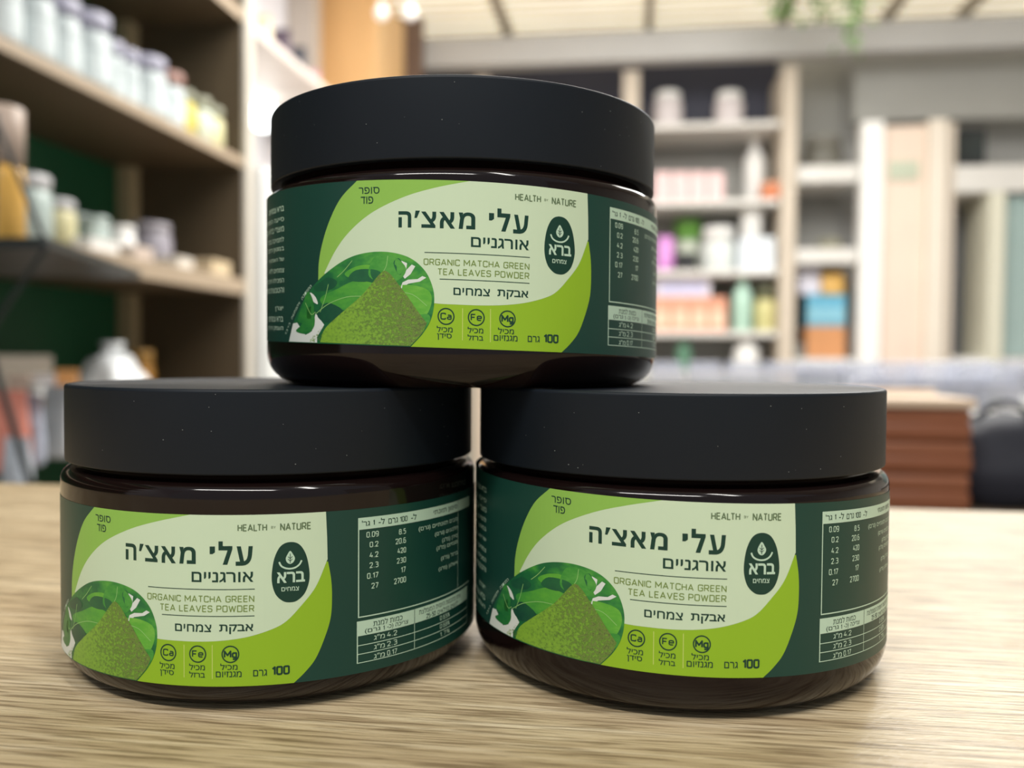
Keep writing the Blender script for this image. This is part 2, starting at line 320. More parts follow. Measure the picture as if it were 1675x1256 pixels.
# black screen on the corner unit
zs = Zp(1600, 270) + .001
t = thing('screen', 'small black monitor on the white corner shelf', 'screen', W(A(1594), BF + .12, zs), -TH)
hw = (A(1622) - A(1566)) / 2; hh = Zp(1600, 201) - zs
mesh_obj('casing', box_bm(-hw, hw, -.02, .04, .02, hh, bev=.006), mat('black_casing', (48, 50, 54), 0.35, 0.05, 12), t)
mesh_obj('display', box_bm(-hw * .86, hw * .86, -.024, -.019, .05, hh - .03), mat('screen_face', (60, 66, 66), 0.2, 0.25, 8), t)
mesh_obj('foot', box_bm(-hw * .5, hw * .5, -.06, .06, 0, .02, bev=.004), mat('black_casing', (48, 50, 54)), t)
# hanging vines from the roof
M_leaf = mat('vine_leaf', (122, 158, 96), 0.5, 0.15, 30)
def vine(a, b, zt_, ln, lab, seed):
    rnd = random.Random(seed); t = thing('hanging_vine', lab, 'plant', W(a, b, zt_), -TH, 'vines hanging from the reed roof')
    bm = bmesh.new(); add_tube(bm, [(0.012 * math.sin(i * 1.3), 0.01 * math.cos(i), -ln * i / 8) for i in range(9)], .004, 6); mesh_obj('stem', bm, mat('vine_stem', (96, 120, 70), 0.6), t)
    bm = bmesh.new()
    for k in range(46):
        c = Vector((rnd.gauss(0, .035), rnd.gauss(0, .03), -ln * rnd.random())); u = Vector((rnd.gauss(0, 1), rnd.gauss(0, 1), rnd.gauss(-.6, .6))).normalized(); v = u.orthogonal().normalized(); n = u.cross(v)
        l, wd = rnd.uniform(.04, .065), rnd.uniform(.012, .02)
        P = [c, c + u * l * .3 + v * wd, c + u * l * .7 + v * wd * .8, c + u * l, c + u * l * .7 - v * wd * .8, c + u * l * .3 - v * wd]
        top = [bm.verts.new(p + n * .0006) for p in P]; bot = [bm.verts.new(p - n * .0006) for p in P]
        bm.faces.new(top); bm.faces.new(bot[::-1])
        for i in range(6): bm.faces.new((top[i], bot[i], bot[(i + 1) % 6], top[(i + 1) % 6]))
    f = mesh_obj('foliage', bm, M_leaf, t); f['kind'] = 'stuff'
a_, z_ = on_b(1397, 90, 4.15)
vine(a_, 4.15, CEIL_Z, CEIL_Z - z_, 'long green vine hanging lowest in front of the grey fascia', 3)
a_, z_ = on_b(1345, 35, 4.25)
vine(a_, 4.25, CEIL_Z, CEIL_Z - z_, 'shorter green vine between the long vine and the rafter', 5)
a_, z_ = on_b(1280, 25, 4.3)
vine(a_, 4.3, CEIL_Z, CEIL_Z - z_, 'short green vine farthest from the long vine', 6)

# ------------------------------------------------------------------ left wall beyond the shelf unit
AF = on_b(400, 400, 2.4)[0]                    # front plane of the brown shelving
hs = room_root('high_wall_shelf', 'pale high wall shelf running along the left wall beyond the brown shelving', 'shelf')
b1, zhs = on_a(505, 116, AF - .08)
b0_, _ = on_a(428, 40, AF - .08)
rbox('shelf_board', A_L + .003, AF - .08, 2.62, 3.7, zhs - .03, zhs, mat('pale_shelf', (226, 214, 206), 0.5, 0.04, 8), hs, bev=.003)
for b in (2.7, 3.6): rbox('bracket', A_L + .003, AF - .14, b - .01, b + .01, zhs - .12, zhs - .03, mat('bracket_grey', (120, 120, 124), 0.5), hs)
hp = [(2.72, .07, .13, 'yellow_pack', (232, 216, 140), 'yellow packet at the near end of the high shelf'),
      (2.86, .08, .12, 'blue_pack', (120, 196, 226), 'light blue packet on the high shelf beside the yellow one'),
      (3.0, .08, .16, 'cream_pack', (236, 222, 190), 'cream packet on the high shelf after the light blue one'),
      (3.16, .09, .17, 'plum_pack', (90, 78, 92), 'plum coloured packet on the high shelf'),
      (3.32, .09, .16, 'charcoal_pack', (74, 76, 84), 'charcoal packet on the high shelf next to the plum one'),
      (3.48, .08, .12, 'rose_pack', (226, 178, 190), 'rose packet near the far end of the high shelf'),
      (3.61, .07, .10, 'straw_pack', (228, 214, 160), 'straw yellow packet at the far end of the high shelf')]
for b, wd, h, n_, c_, lab in hp:
    pouch('packet', lab, 'packet', AF - .22 - wd, AF - .22 + wd * .6, b - .03, zhs, h, mat(n_, c_, .45, .08, 14), 'packets on the high wall shelf')
cb = room_root('pine_cupboard', 'tall orange pine cupboard against the left wall before the far corner', 'cupboard')
c0 = AF - .10
rbox('carcass', A_L + .003, c0, 3.95, 4.45, FLOOR_Z, CEIL_Z - .05, mat('orange_pine', (226, 180, 124), 0.5, 0.08, 6, stretch=(1, 1, .15)), cb, bev=.004)
for b in (3.96, 4.21):
    rbox('cupboard_door', c0, c0 + .02, b, b + .235, FLOOR_Z + .08, CEIL_Z - .08, mat('orange_pine_door', (232, 190, 136), 0.45, 0.08, 6, stretch=(1, 1, .15)), cb, bev=.003)
struct(rbox('trim_3', A_L + .003, A_L + .12, 3.74, 3.84, FLOOR_Z, CEIL_Z, mat('warm_grey_post', (190, 180, 170), .5, .03, 5)))
struct(rbox('trim_4', AF - .16, AF - .02, 4.56, 4.62, FLOOR_Z, CEIL_Z, mat('brown_post', (120, 98, 84), .5, .05, 5)))
# two added glowing balls for blurred glints and the round wall lamp
M_glow = mat('lit_globe', (236, 246, 246), .3, .01, 4, emit=4.5)
for px, lab in ((624, 'added glowing glint ball nearer the brown shelving'), (671, 'added glowing glint ball nearer the far wall')):
    a_, z_ = on_b(px, 22, 3.5); t = thing('glint_ball', lab, 'lamp', W(a_, 3.5, CEIL_Z), -TH, 'added glint balls')
    bm = bmesh.new(); add_tube(bm, [(0, 0, 0), (0, 0, z_ - CEIL_Z + .03)], .003, 6); mesh_obj('cord', bm, mat('grey_cord', (130, 130, 130)), t)  # cord added along with the glint ball
    mesh_obj('ball', lathe_bm([(0, z_ - CEIL_Z - .028)] + [(.028 * math.sin(q), z_ - CEIL_Z - .028 * math.cos(q)) for q in (.5, 1, 1.57, 2.1, 2.6)] + [(.012, z_ - CEIL_Z + .04), (0, z_ - CEIL_Z + .04)], 16), mat('glint_glow', (238, 232, 226), .3, .01, 4, emit=.5), t, True)  # emission imitates a blurred highlight; no lamp hangs here
bw, zw = on_a(425, 190, A_L + .06)
t = thing('wall_lamp', 'bright round wall lamp just beyond the brown shelving end panel', 'lamp', W(A_L, bw, zw), -TH)
mesh_obj('globe', lathe_bm([(.055 * math.sin(q), -.055 * math.cos(q)) for q in [i * PI / 10 for i in range(11)]], 20, cx=.075), M_glow, t, True)
mesh_obj('wall_plate', box_bm(0.001, .022, -.03, .03, -.03, .03, bev=.003), mat('lamp_steel', (170, 170, 170), .3, metal=.8), t)
# white refrigerator-like cabinet below it: tall pale cabinet
pc = room_root('white_cabinet', 'tall bright white cabinet just beyond the brown shelving end panel', 'cabinet')
rbox('carcass', A_L + .003, AF - .03, 2.60, 3.3, FLOOR_Z, on_a(425, 268, AF - .03)[1], mat('gloss_white_cabinet', (246, 248, 246), .3, .01, 4), pc, bev=.006)
rbox('cabinet_door', AF - .03, AF - .012, 2.62, 3.28, FLOOR_Z + .08, on_a(425, 275, AF - .03)[1], mat('gloss_white_cabinet', (246, 248, 246)), pc, bev=.004)

# ------------------------------------------------------------------ brown shelving unit at the left
M_br = mat('brown_oak', (104, 88, 68), 0.55, 0.10, 9, stretch=(1, .12, 1)); M_brd = mat('dark_brown_oak', (90, 77, 58), 0.6, 0.10, 9, stretch=(1, 1, .12))
M_edge = mat('light_edge_band', (206, 200, 188), 0.5, 0.04, 10); M_green = mat('green_back_panel', (28, 92, 60), 0.55, 0.05, 8)
M_bredge = mat('tan_edge_band', (172, 154, 132), 0.5, 0.06, 10, stretch=(1, .15, 1))
un = room_root('brown_shelving', 'brown oak shelving unit with a green back along the left wall', 'shelving')
ABK = on_b(205, 400, 2.4)[0]
bN = -.6; bE = 2.40
zAl = on_a(382, 265, AF)[1]; zBl = on_a(384, 479, AF)[1]; zCt = -.100
rbox('back_panel', ABK - .015, ABK, bN, bE, FLOOR_Z, 1.65, M_green, un)
rbox('end_panel', ABK, AF - .004, bE, bE + .035, FLOOR_Z, 1.65, M_brd, un)
rbox('end_edge_band', AF - .004, AF + .010, bE - .002, bE + .04, FLOOR_Z, 1.65, M_edge, un, bev=.002)
rbox('corner_stile', ABK + .001, ABK + .045, bE - .045, bE - .001, FLOOR_Z, 1.65, mat('cream_stile', (206, 188, 150), .55, .06, 9), un, bev=.002)
for z, t_ in ((zAl, .024), (zBl, .042), (zCt - .03, .03), (zAl + .40, .03), (-.5, .03)):
    rbox('shelf', ABK, AF - .006, bN, bE, z, z + t_, M_br, un)
    rbox('shelf_edge', AF - .006, AF, bN, bE, z, z + t_, M_bredge, un)
zA1 = zAl + .024; zB1 = zBl + .042
# white supplement jars on the upper shelf
M_jb = mat('milky_white_jar', (186, 196, 198), 0.35, 0.04, 25); M_jl = mat('lilac_grey_lid', (168, 168, 186), 0.4, 0.04, 25)
M_jband = mat('white_jar_label', (206, 216, 218), 0.4, 0.12, 60)
specs = [(-2, 96), (54, 120), (100, 150), (146, 110), (183, 196), (207, 206), (241, 224), (275, 240)]
def front_b(px, a): return on_a(px, 300, a)[0]
labs = ['white jar on the upper brown shelf, cut by the frame edge', 'second white jar from the frame edge on the upper brown shelf', 'third white jar from the frame edge on the upper brown shelf', 'largest white jar with a rounded lilac lid on the upper shelf', 'fifth white jar from the frame edge on the upper brown shelf', 'sixth white jar from the frame edge on the upper brown shelf', 'white jar with a broad lilac lid, second from the rust lidded one', 'white jar with a rust brown lid on the upper shelf']
hts = [.150, .150, .145, .150, .125, .125, .135, .130]
for i, ((px, _), lab) in enumerate(zip(specs, labs)):
    a_ = AF - .055; b_ = front_b(px, a_)
    r = (.042, .042, .040, .046, .028, .029, .045, .040)[i]
    ml = mat('rust_lid', (158, 122, 112), .45, .05, 20) if i == 7 else M_jl
    t = jar_thing('supplement_jar', lab, 'jar', a_, b_, zA1, r, hts[i] * 1.06, M_jb, ml, 'white jars on the upper brown shelf', .24, .88, 24)
    mesh_obj('wrap_label', lathe_bm([(r * 1.012, hts[i] * .10), (r * 1.012, hts[i] * .5)], 24), M_jband, t, True)
for i, (px, c_, n_, lab, h) in enumerate(((306, (222, 206, 96), 'yellow_tub', 'yellow tub between the white jars and the shelf end', .12), (332, (214, 222, 204), 'pale_green_jar', 'pale green jar before the shelf end on the upper shelf', .125), (352, (220, 216, 170), 'pale_yellow_jar', 'pale yellow jar against the end panel on the upper shelf', .12))):
    a_ = AF - .06; jar_thing('jar', lab, 'jar', a_, front_b(px, a_) - .02, zA1, (.031, .033, .032)[i], h, mat(n_, c_, .35, .1, 20), mat('sage_lid', (150, 152, 132), .4, .05, 20), None, .25, .85)
# second row behind
for i, (px, h) in enumerate(((30, .15), (80, .15), (128, .15), (165, .14), (225, .13))):
    a_ = AF - .15; jar_thing('supplement_jar', ('back row jar behind the first white jars', 'back row jar second from the frame edge', 'back row jar behind the largest white jar', 'back row jar between the largest and the fifth jar', 'back row jar behind the sixth white jar')[i], 'jar', a_, front_b(px, a_) + .02, zA1, .042, h * 1.08, M_jb, M_jl, 'white jars on the upper brown shelf', .22, .88, 20)
# lower shelf: glass jars and boxes
M_clear = mat('clear_jar_plastic', (176, 190, 186), .15, .08, 14); M_steel = mat('brushed_lid', (196, 196, 198), .3, .03, 20)
lo = [(45, .05, .045, .17, M_clear, M_steel, 'tall clear jar nearest the black stand on the lower brown shelf'), (92, .06, .038, .13, mat('straw_contents', (196, 190, 150), .3, .15, 16), M_steel, 'clear jar with straw coloured contents on the lower shelf'),
      (122, .17, .038, .14, mat('greenish_jar', (132, 152, 144), .2, .08, 14), M_clear, 'greenish glass jar standing back on the lower shelf'), (156, .06, .030, .11, M_clear, M_clear, 'low clear jar in front of the greenish one'),
      (200, .05, .028, .10, wht, wht, 'white jar in front of the cream stile on the lower shelf'), (246, .09, .052, .15, mat('mauve_grey_jar', (150, 146, 156), .3, .06, 14), mat('mauve_lid', (164, 160, 168), .4, .04, 14), 'mauve grey jar against the dark end panel')]
for px, da, r, h, mb, ml, lab in lo:
    a_ = AF - da - r; jar_thing('jar', lab, 'jar', a_, min(front_b(px, a_), bE - .06), zB1, r, h * .8, mb, ml, 'jars on the lower brown shelf', .2, .86)
for px, da, wd, h, c_, n_, lab in ((285, .03, .08, .030, (226, 218, 206), 'cream_box', 'cream flat box on the lower shelf below the mauve jar'), (345, .02, .11, .040, (214, 194, 160), 'tan_box', 'tan flat box at the end of the lower shelf'), (150, .02, .10, .028, (232, 230, 226), 'white_flat', 'white flat box at the front of the lower shelf'), (215, .015, .08, .030, (206, 190, 178), 'beige_flat', 'beige flat box beside the white jar on the lower shelf')):
    bb = min(front_b(px, AF - da - .03), bE - wd / 2 - .01)
    t = thing('flat_box', lab, 'box', W(AF - da - .03, bb, zB1), -TH); mesh_obj('tray', box_bm(-.03, .03, -wd / 2, wd / 2, 0, h * .7, bev=.002), mat(n_, c_, .5, .05, 20), t); mesh_obj('lid', box_bm(-.031, .031, -wd / 2 - .001, wd / 2 + .001, h * .7, h, bev=.002), mat(n_, c_), t)
# bottom shelf: bag, box and packets
def lump(name, label, cat, a, b, z, rx, ry, h, m, seed, group=None, top=.55, knot=True):
    rnd = random.Random(seed); bm = bmesh.new(); bmesh.ops.create_icosphere(bm, subdivisions=3, radius=1)
    ph = [(rnd.uniform(2, 6), rnd.uniform(0, 6), Vector((rnd.gauss(0, 1), rnd.gauss(0, 1), rnd.gauss(0, 1))).normalized()) for _ in range(7)]
    for v in bm.verts:
        n = v.co.normalized(); f = 1 + sum(.05 * math.sin(k * n.dot(d) * 2 + p) for k, p, d in ph)
        q = Vector((math.copysign(abs(n.x) ** .75, n.x), math.copysign(abs(n.y) ** .75, n.y), n.z)) * f
        tp = 1 - (1 - top) * max(0, q.z)
        v.co = Vector((q.x * rx * tp, q.y * ry * tp, max(0, (q.z + .8) / 1.8) * h))
    t = thing(name, label, cat, W(a, b, z), -TH, group); mesh_obj('bag_body', bm, m, t, True)
    if not knot:
        bm = bmesh.new(); add_tube(bm, [(-rx * .5 + rx * i / 8, -ry * .1, h * .93 + .018 * math.sin(PI * i / 8)) for i in range(9)], .0035, 6); mesh_obj('handle', bm, m, t, True); return t
    bm = bmesh.new(); bmesh.ops.create_cone(bm, segments=12, radius1=rx * .22, radius2=rx * .38, depth=h * .14, cap_ends=True); bmesh.ops.translate(bm, verts=bm.verts, vec=(0, 0, h * 1.02)); mesh_obj('knot', bm, m, t, True)
    return t
lump('plastic_bag', 'crumpled white plastic bag on the bottom brown shelf', 'bag', AF - .12, 1.95, zCt, .075, .085, .175, mat('white_bag_film', (238, 242, 244), .3, .03, 30), 4)
carton('storage_box', 'grey beige storage box behind the white plastic bag', 'box', AF - .27, AF - .13, 1.55, zCt, .16, mat('greige_box', (142, 134, 122), .6, .05, 12), d=.2, flap=mat('greige_panel', (164, 158, 148), .5, .04, 12))
jar_thing('jar', 'small amber jar by the foot of the cream stile', 'jar', AF - .22, 2.24, zCt, .035, .175, mat('amber_jar', (196, 142, 66), .3, .08, 16), mat('amber_lid', (206, 160, 90), .4), None, .2, .85)
pk = [(8, 1.12, .05, .12, (236, 150, 132), 'coral', 'coral pink packet at the frame edge on the bottom shelf'), (38, 1.20, .045, .11, (196, 206, 226), 'pale_blue', 'pale blue packet between the coral and the amber ones'), (62, 1.32, .04, .10, (226, 178, 110), 'apricot', 'apricot packet on the bottom shelf'), (86, 1.30, .045, .12, (236, 244, 250), 'ice', 'ice white packet next to the lid of the lower tub'), (20, 1.0, .035, .065, (214, 222, 236), 'silver_blue', 'small silver blue packet in front of the coral one'), (104, 1.62, .05, .14, (230, 170, 110), 'tangerine', 'tangerine packet behind the ice white one'), (66, 1.62, .05, .13, (222, 222, 226), 'pearl', 'pearl white packet behind the apricot one'), (26, 1.55, .05, .13, (232, 206, 190), 'blush', 'blush packet behind the pale blue one')]
for px, b_, wd, h, c_, n_, lab in pk:
    a_ = on_b(px, 700, b_)[0]; pouch('packet', lab, 'packet', a_ - wd * .5, a_ + wd * .5, b_, zCt, h * .95, mat(n_ + '_packet', c_, .45, .12, 30), 'packets on the bottom brown shelf')
lump('plastic_bag', 'second crumpled clear grey bag at the front of the bottom shelf', 'bag', on_b(60, 640, 1.5)[0], 1.5, zCt, .05, .06, .10, mat('grey_bag_film', (200, 200, 198), .3, .04, 30), 9)

# black metal display stand at the frame edge, nearer than the shelving
ds = room_root('display_stand', 'black metal display stand with slanted rods at the frame edge', 'stand')
M_blk = mat('black_metal', (40, 46, 46), .4, .05, 20)
a0, z0 = on_b(78, 405, .95); bD = .95
bm = bmesh.new()
tri = [(a0, bD), (a0 - .34, bD - .02), (a0 - .34, bD + .34), (a0 - .12, bD + .40)]
tv = [bm.verts.new((x, y, z0)) for x, y in tri]; tw = [bm.verts.new((x, y, z0 + .012)) for x, y in tri]
bm.faces.new(tv[::-1]); bm.faces.new(tw)
for i in range(4): bm.faces.new((tv[i], tv[(i + 1) % 4], tw[(i + 1) % 4], tw[i]))
bmesh.ops.recalc_face_normals(bm, faces=bm.faces); mesh_obj('top_plate', bm, M_blk, ds)
aa, za = on_b(-12, 185, bD)
for p0, p1 in (((a0, bD, z0), (aa, bD, za)), ((a0 - .002, bD, z0), (on_b(-20, 545, bD)[0], bD, on_b(-20, 545, bD)[1]))):
    bm = bmesh.new(); add_tube(bm, [p0, p1], .003, 8); mesh_obj('rod', bm, M_blk, ds)
p0 = on_b(-15, 575, bD); p1 = on_b(52, 800, bD)
bm = bmesh.new(); add_tube(bm, [(p0[0], bD, p0[1]), (p1[0], bD, p1[1]), (p1[0] + .05, bD, FLOOR_Z)], .004, 8); mesh_obj('leg', bm, M_blk, ds)
bm = bmesh.new(); add_tube(bm, [(aa, bD, za), (aa - .05, bD, FLOOR_Z)], .006, 8); mesh_obj('leg', bm, M_blk, ds)
bm = bmesh.new(); add_tube(bm, [(a0 - .33, bD + .3, z0 + .1), (a0 - .33, bD + .3, FLOOR_Z)], .006, 8); mesh_obj('leg', bm, M_blk, ds)
ao, zo = on_b(-6, 400, 1.02)
jar_thing('honey_jar', 'tall jar of amber honey with a pinkish lid on the black stand', 'jar', ao, 1.03, z0 + .012, .027, on_b(-6, 165, 1.0)[1] - z0 - .012, mat('honey', (236, 186, 96), .25, .06, 14), mat('pinkish_lid', (198, 178, 164), .4, .05, 14), None, .42, .9)

# ------------------------------------------------------------------ counters behind the table
M_ct = mat('pale_counter_top', (226, 222, 214), .35, .03, 5); M_cb = mat('counter_base', (170, 160, 148), .6, .04, 5)
c1 = room_root('display_counter', 'pale display counter behind the table, holding rows of clear boxes', 'counter')
z1 = on_b(1300, 668, 1.5)[1]
rbox('counter_top', on_b(1000, 600, 1.5)[0], 1.45, 1.45, 2.15, z1 - .03, z1, M_ct, c1, bev=.004)
rbox('counter_base', on_b(1000, 600, 1.5)[0] + .03, 1.42, 1.5, 2.1, FLOOR_Z, z1 - .03, M_cb, c1)
M_film = mat('clear_box_film', (204, 208, 222), .22, .08, 16, alpha=.42, spec=.6); M_filmlid = mat('clear_box_lid', (216, 220, 234), .2, .06, 16, alpha=.5, spec=.7)
def clam(a, b, z, wd, d, h, m_c, lab, grp):
    t = thing('clear_box', lab, 'box', W(a, b, z), -TH, grp)
    bm = bmesh.new()
    vb = [bm.verts.new((sx * wd * .44, sy * d * .44, .001)) for sx, sy in ((-1, -1), (1, -1), (1, 1), (-1, 1))]; vt = [bm.verts.new((sx * wd * .5, sy * d * .5, h * .72)) for sx, sy in ((-1, -1), (1, -1), (1, 1), (-1, 1))]
    bm.faces.new(vb[::-1])
    for i in range(4): bm.faces.new((vb[i], vb[(i + 1) % 4], vt[(i + 1) % 4], vt[i]))
    mesh_obj('base', bm, M_film, t)
    bm = bmesh.new(); add_box(bm, -wd * .52, wd * .52, -d * .52, d * .52, h * .72, h * .76); add_box(bm, -wd * .44, wd * .44, -d * .44, d * .44, h * .765, h, bev=wd * .05); mesh_obj('lid', bm, M_filmlid, t)
    bm = bmesh.new(); rnd = random.Random(int(a * 1000)); 
    for k in range(9):
        r = bmesh.ops.create_icosphere(bm, subdivisions=1, radius=wd * .13); bmesh.ops.translate(bm, verts=r['verts'], vec=(rnd.uniform(-.26, .26) * wd, rnd.uniform(-.26, .26) * d, wd * .14 + rnd.random() * h * .25))
    f = mesh_obj('contents', bm, m_c, t, True); f['kind'] = 'stuff'
cols = [mat('pale_nuts', (206, 196, 184), .5, .08, 30), mat('lilac_contents', (206, 204, 218), .5, .05, 30), mat('brown_nuts', (186, 172, 158), .5, .1, 30)]
ordn = ['first', 'second', 'third', 'fourth', 'fifth', 'sixth', 'seventh', 'eighth', 'ninth', 'tenth']
k = 0
for i, px in enumerate((1090, 1152, 1214, 1276, 1338, 1400, 1462, 1524, 1586, 1648)):
    a_, _ = on_b(px, 620, 1.75); clam(a_, 1.76, z1, .064, .10, on_b(px, 592, 1.75)[1] - z1, cols[i % 3], ordn[i] + ' clear box from the upper tub in the back row on the counter', 'clear boxes in the back row')
cc = [(1478, (216, 206, 160), 'yellowish_seeds', 'clear box of yellowish seeds in the front row'), (1532, (96, 112, 96), 'dark_green_seeds', 'clear box of dark green contents in the front row'), (1588, (150, 156, 172), 'slate_seeds', 'clear box of slate grey contents in the front row'), (1645, (218, 220, 206), 'white_seeds', 'clear box of whitish contents at the frame edge, front row'), (1425, (204, 196, 186), 'beige_seeds', 'clear box of beige contents just over the lid of the lower tub')]
for px, c_, n_, lab in cc:
    a_, _ = on_b(px, 630, 1.52); clam(a_, 1.56, z1, .054, .08, on_b(px, 612, 1.52)[1] - z1, mat(n_, c_, .5, .1, 30), lab, 'clear boxes in the front row')
# side bench with brown packs and the black bag
c2 = room_root('side_bench', 'low wooden bench top just behind the table at its far side', 'bench')
zb = -.083
rbox('bench_top', on_b(1180, 800, .8)[0], .95, .62, 1.22, zb - .03, zb, mat('dark_bench_wood', (110, 96, 82), .5, .08, 8, stretch=(.15, 1, 1)), c2, bev=.003)
for a_ in (on_b(1180, 800, .8)[0] + .03, .90):
    for b_ in (.66, 1.16): rbox('leg', a_ - .02, a_ + .02, b_ - .02, b_ + .02, FLOOR_Z, zb - .03, mat('bench_leg', (90, 80, 70), .6), c2)
M_bp = mat('brown_leather', (146, 90, 62), .42, .08, 18)
a0, a1 = on_b(1400, 750, .90)[0], on_b(1592, 750, .90)[0]
ys = [828, 776, 724, 669]
for i in range(3):
    z_0 = zb + .0005 if i == 0 else on_b(1500, ys[i], .9)[1] + .0005; z_1 = on_b(1500, ys[i + 1], .9)[1]
    t = thing('brown_box', ('lowest of the three stacked brown leather boxes', 'middle one of the three stacked brown leather boxes', 'topmost of the three stacked brown leather boxes')[i], 'box', W((a0 + a1) / 2, .96, z_0), -TH + (.0, .02, -.015)[i], 'stacked brown leather boxes')
    h = z_1 - z_0; wd = (a1 - a0) / 2
    mesh_obj('lower_half', box_bm(-wd, wd, -.06, .06, 0, h * .60, bev=h * .16, seg=3), M_bp, t, True)
    mesh_obj('upper_half', box_bm(-wd * .985, wd * .985, -.059, .059, h * .55, h, bev=h * .14, seg=3), mat('brown_leather_top', (154, 98, 70), .4, .08, 18), t, True)
z_0 = on_b(1500, 669, .9)[1] + .001
t = thing('wooden_tray', 'pale wooden board lying on the brown leather boxes', 'board', W((a0 + a1) / 2, .96, z_0), -TH)
wd = (a1 - a0) / 2
mesh_obj('board', box_bm(-wd * 1.02, wd * 1.02, -.065, .065, 0, .009, bev=.002), mat('pale_board', (232, 206, 178), .45, .05, 20, stretch=(.1, 1, 1)), t)
mesh_obj('rim', box_bm(-wd * 1.0, wd * 1.0, .05, .062, .009, .014, bev=.001), mat('pale_board', (232, 206, 178)), t)
lump('black_bag', 'lumpy black fabric bag standing beside the brown boxes', 'bag', on_b(1652, 750, .95)[0] + .012, 1.0, zb, .062, .06, .092, mat('black_fabric', (42, 44, 54), .7, .15, 40), 12, top=.85, knot=False)

# ------------------------------------------------------------------ the table
tb = room_root('table', 'oak laminate table with horizontal grain under the three tubs', 'table')
b_edge = on_z(800, 812, 0)[1]
M_oak = table_material()
rbox('table_top', -.62, .95, -.25, b_edge, -.028, 0, M_oak, tb, bev=.0015)
rbox('table_base', -.56, .89, -.18, b_edge - .05, FLOOR_Z, -.028, mat('table_base_white', (200, 190, 176), .5, .03, 6), tb)

# ------------------------------------------------------------------ label artwork (flat, in jar radii), then wrapped
def cr(pts, n=8, closed=False):
    P = [Vector(p).to_2d() for p in pts]; out = []
    N = len(P); rng = range(N) if closed else range(N - 1)
    for i in rng:
        p0 = P[(i - 1) % N] if closed or i > 0 else P[0] * 2 - P[1]
        p1, p2 = P[i], P[(i + 1) % N]
        p3 = P[(i + 2) % N] if closed or i + 2 < N else P[-1] * 2 - P[-2]
        for k in range(n):
            t = k / n
            out.append(0.5 * ((2 * p1) + (p2 - p0) * t + (2 * p0 - 5 * p1 + 4 * p2 - p3) * t * t + (3 * p1 - p0 - 3 * p2 + p3) * t ** 3))
    if not closed: out.append(P[-1])
    return [(p.x, p.y) for p in out]
def flat_poly(bm, pts):
    vs_ = [bm.verts.new((x, y, 0)) for x, y in pts]; es = [bm.edges.new((vs_[i], vs_[(i + 1) % len(vs_)])) for i in range(len(vs_))]
    bmesh.ops.triangle_fill(bm, use_beauty=True, use_dissolve=False, edges=es)
def slice_u(bm, step=.03):
    us = [v.co.x for v in bm.verts]
    if not us: return bm
    u = math.floor(min(us) / step) * step + step
    while u < max(us):
        bmesh.ops.bisect_plane(bm, geom=bm.verts[:] + bm.edges[:] + bm.faces[:], dist=1e-7, plane_co=(u, 0, 0), plane_no=(1, 0, 0)); u += step
    return bm
def bidi(s):
    out = []; run = ''
    for ch in s[::-1]:
        if ch.isdigit() or ch in '.%': run += ch
        elif run and ch == '-' and run[-1:].isdigit() and False: run += ch
        else:
            out.append(run[::-1]); run = ''; out.append({'(': ')', ')': '('}.get(ch, ch))
    out.append(run[::-1]); return ''.join(out)
def heb(s): return any('\u0590' <= c <= '\u05ff' for c in s)
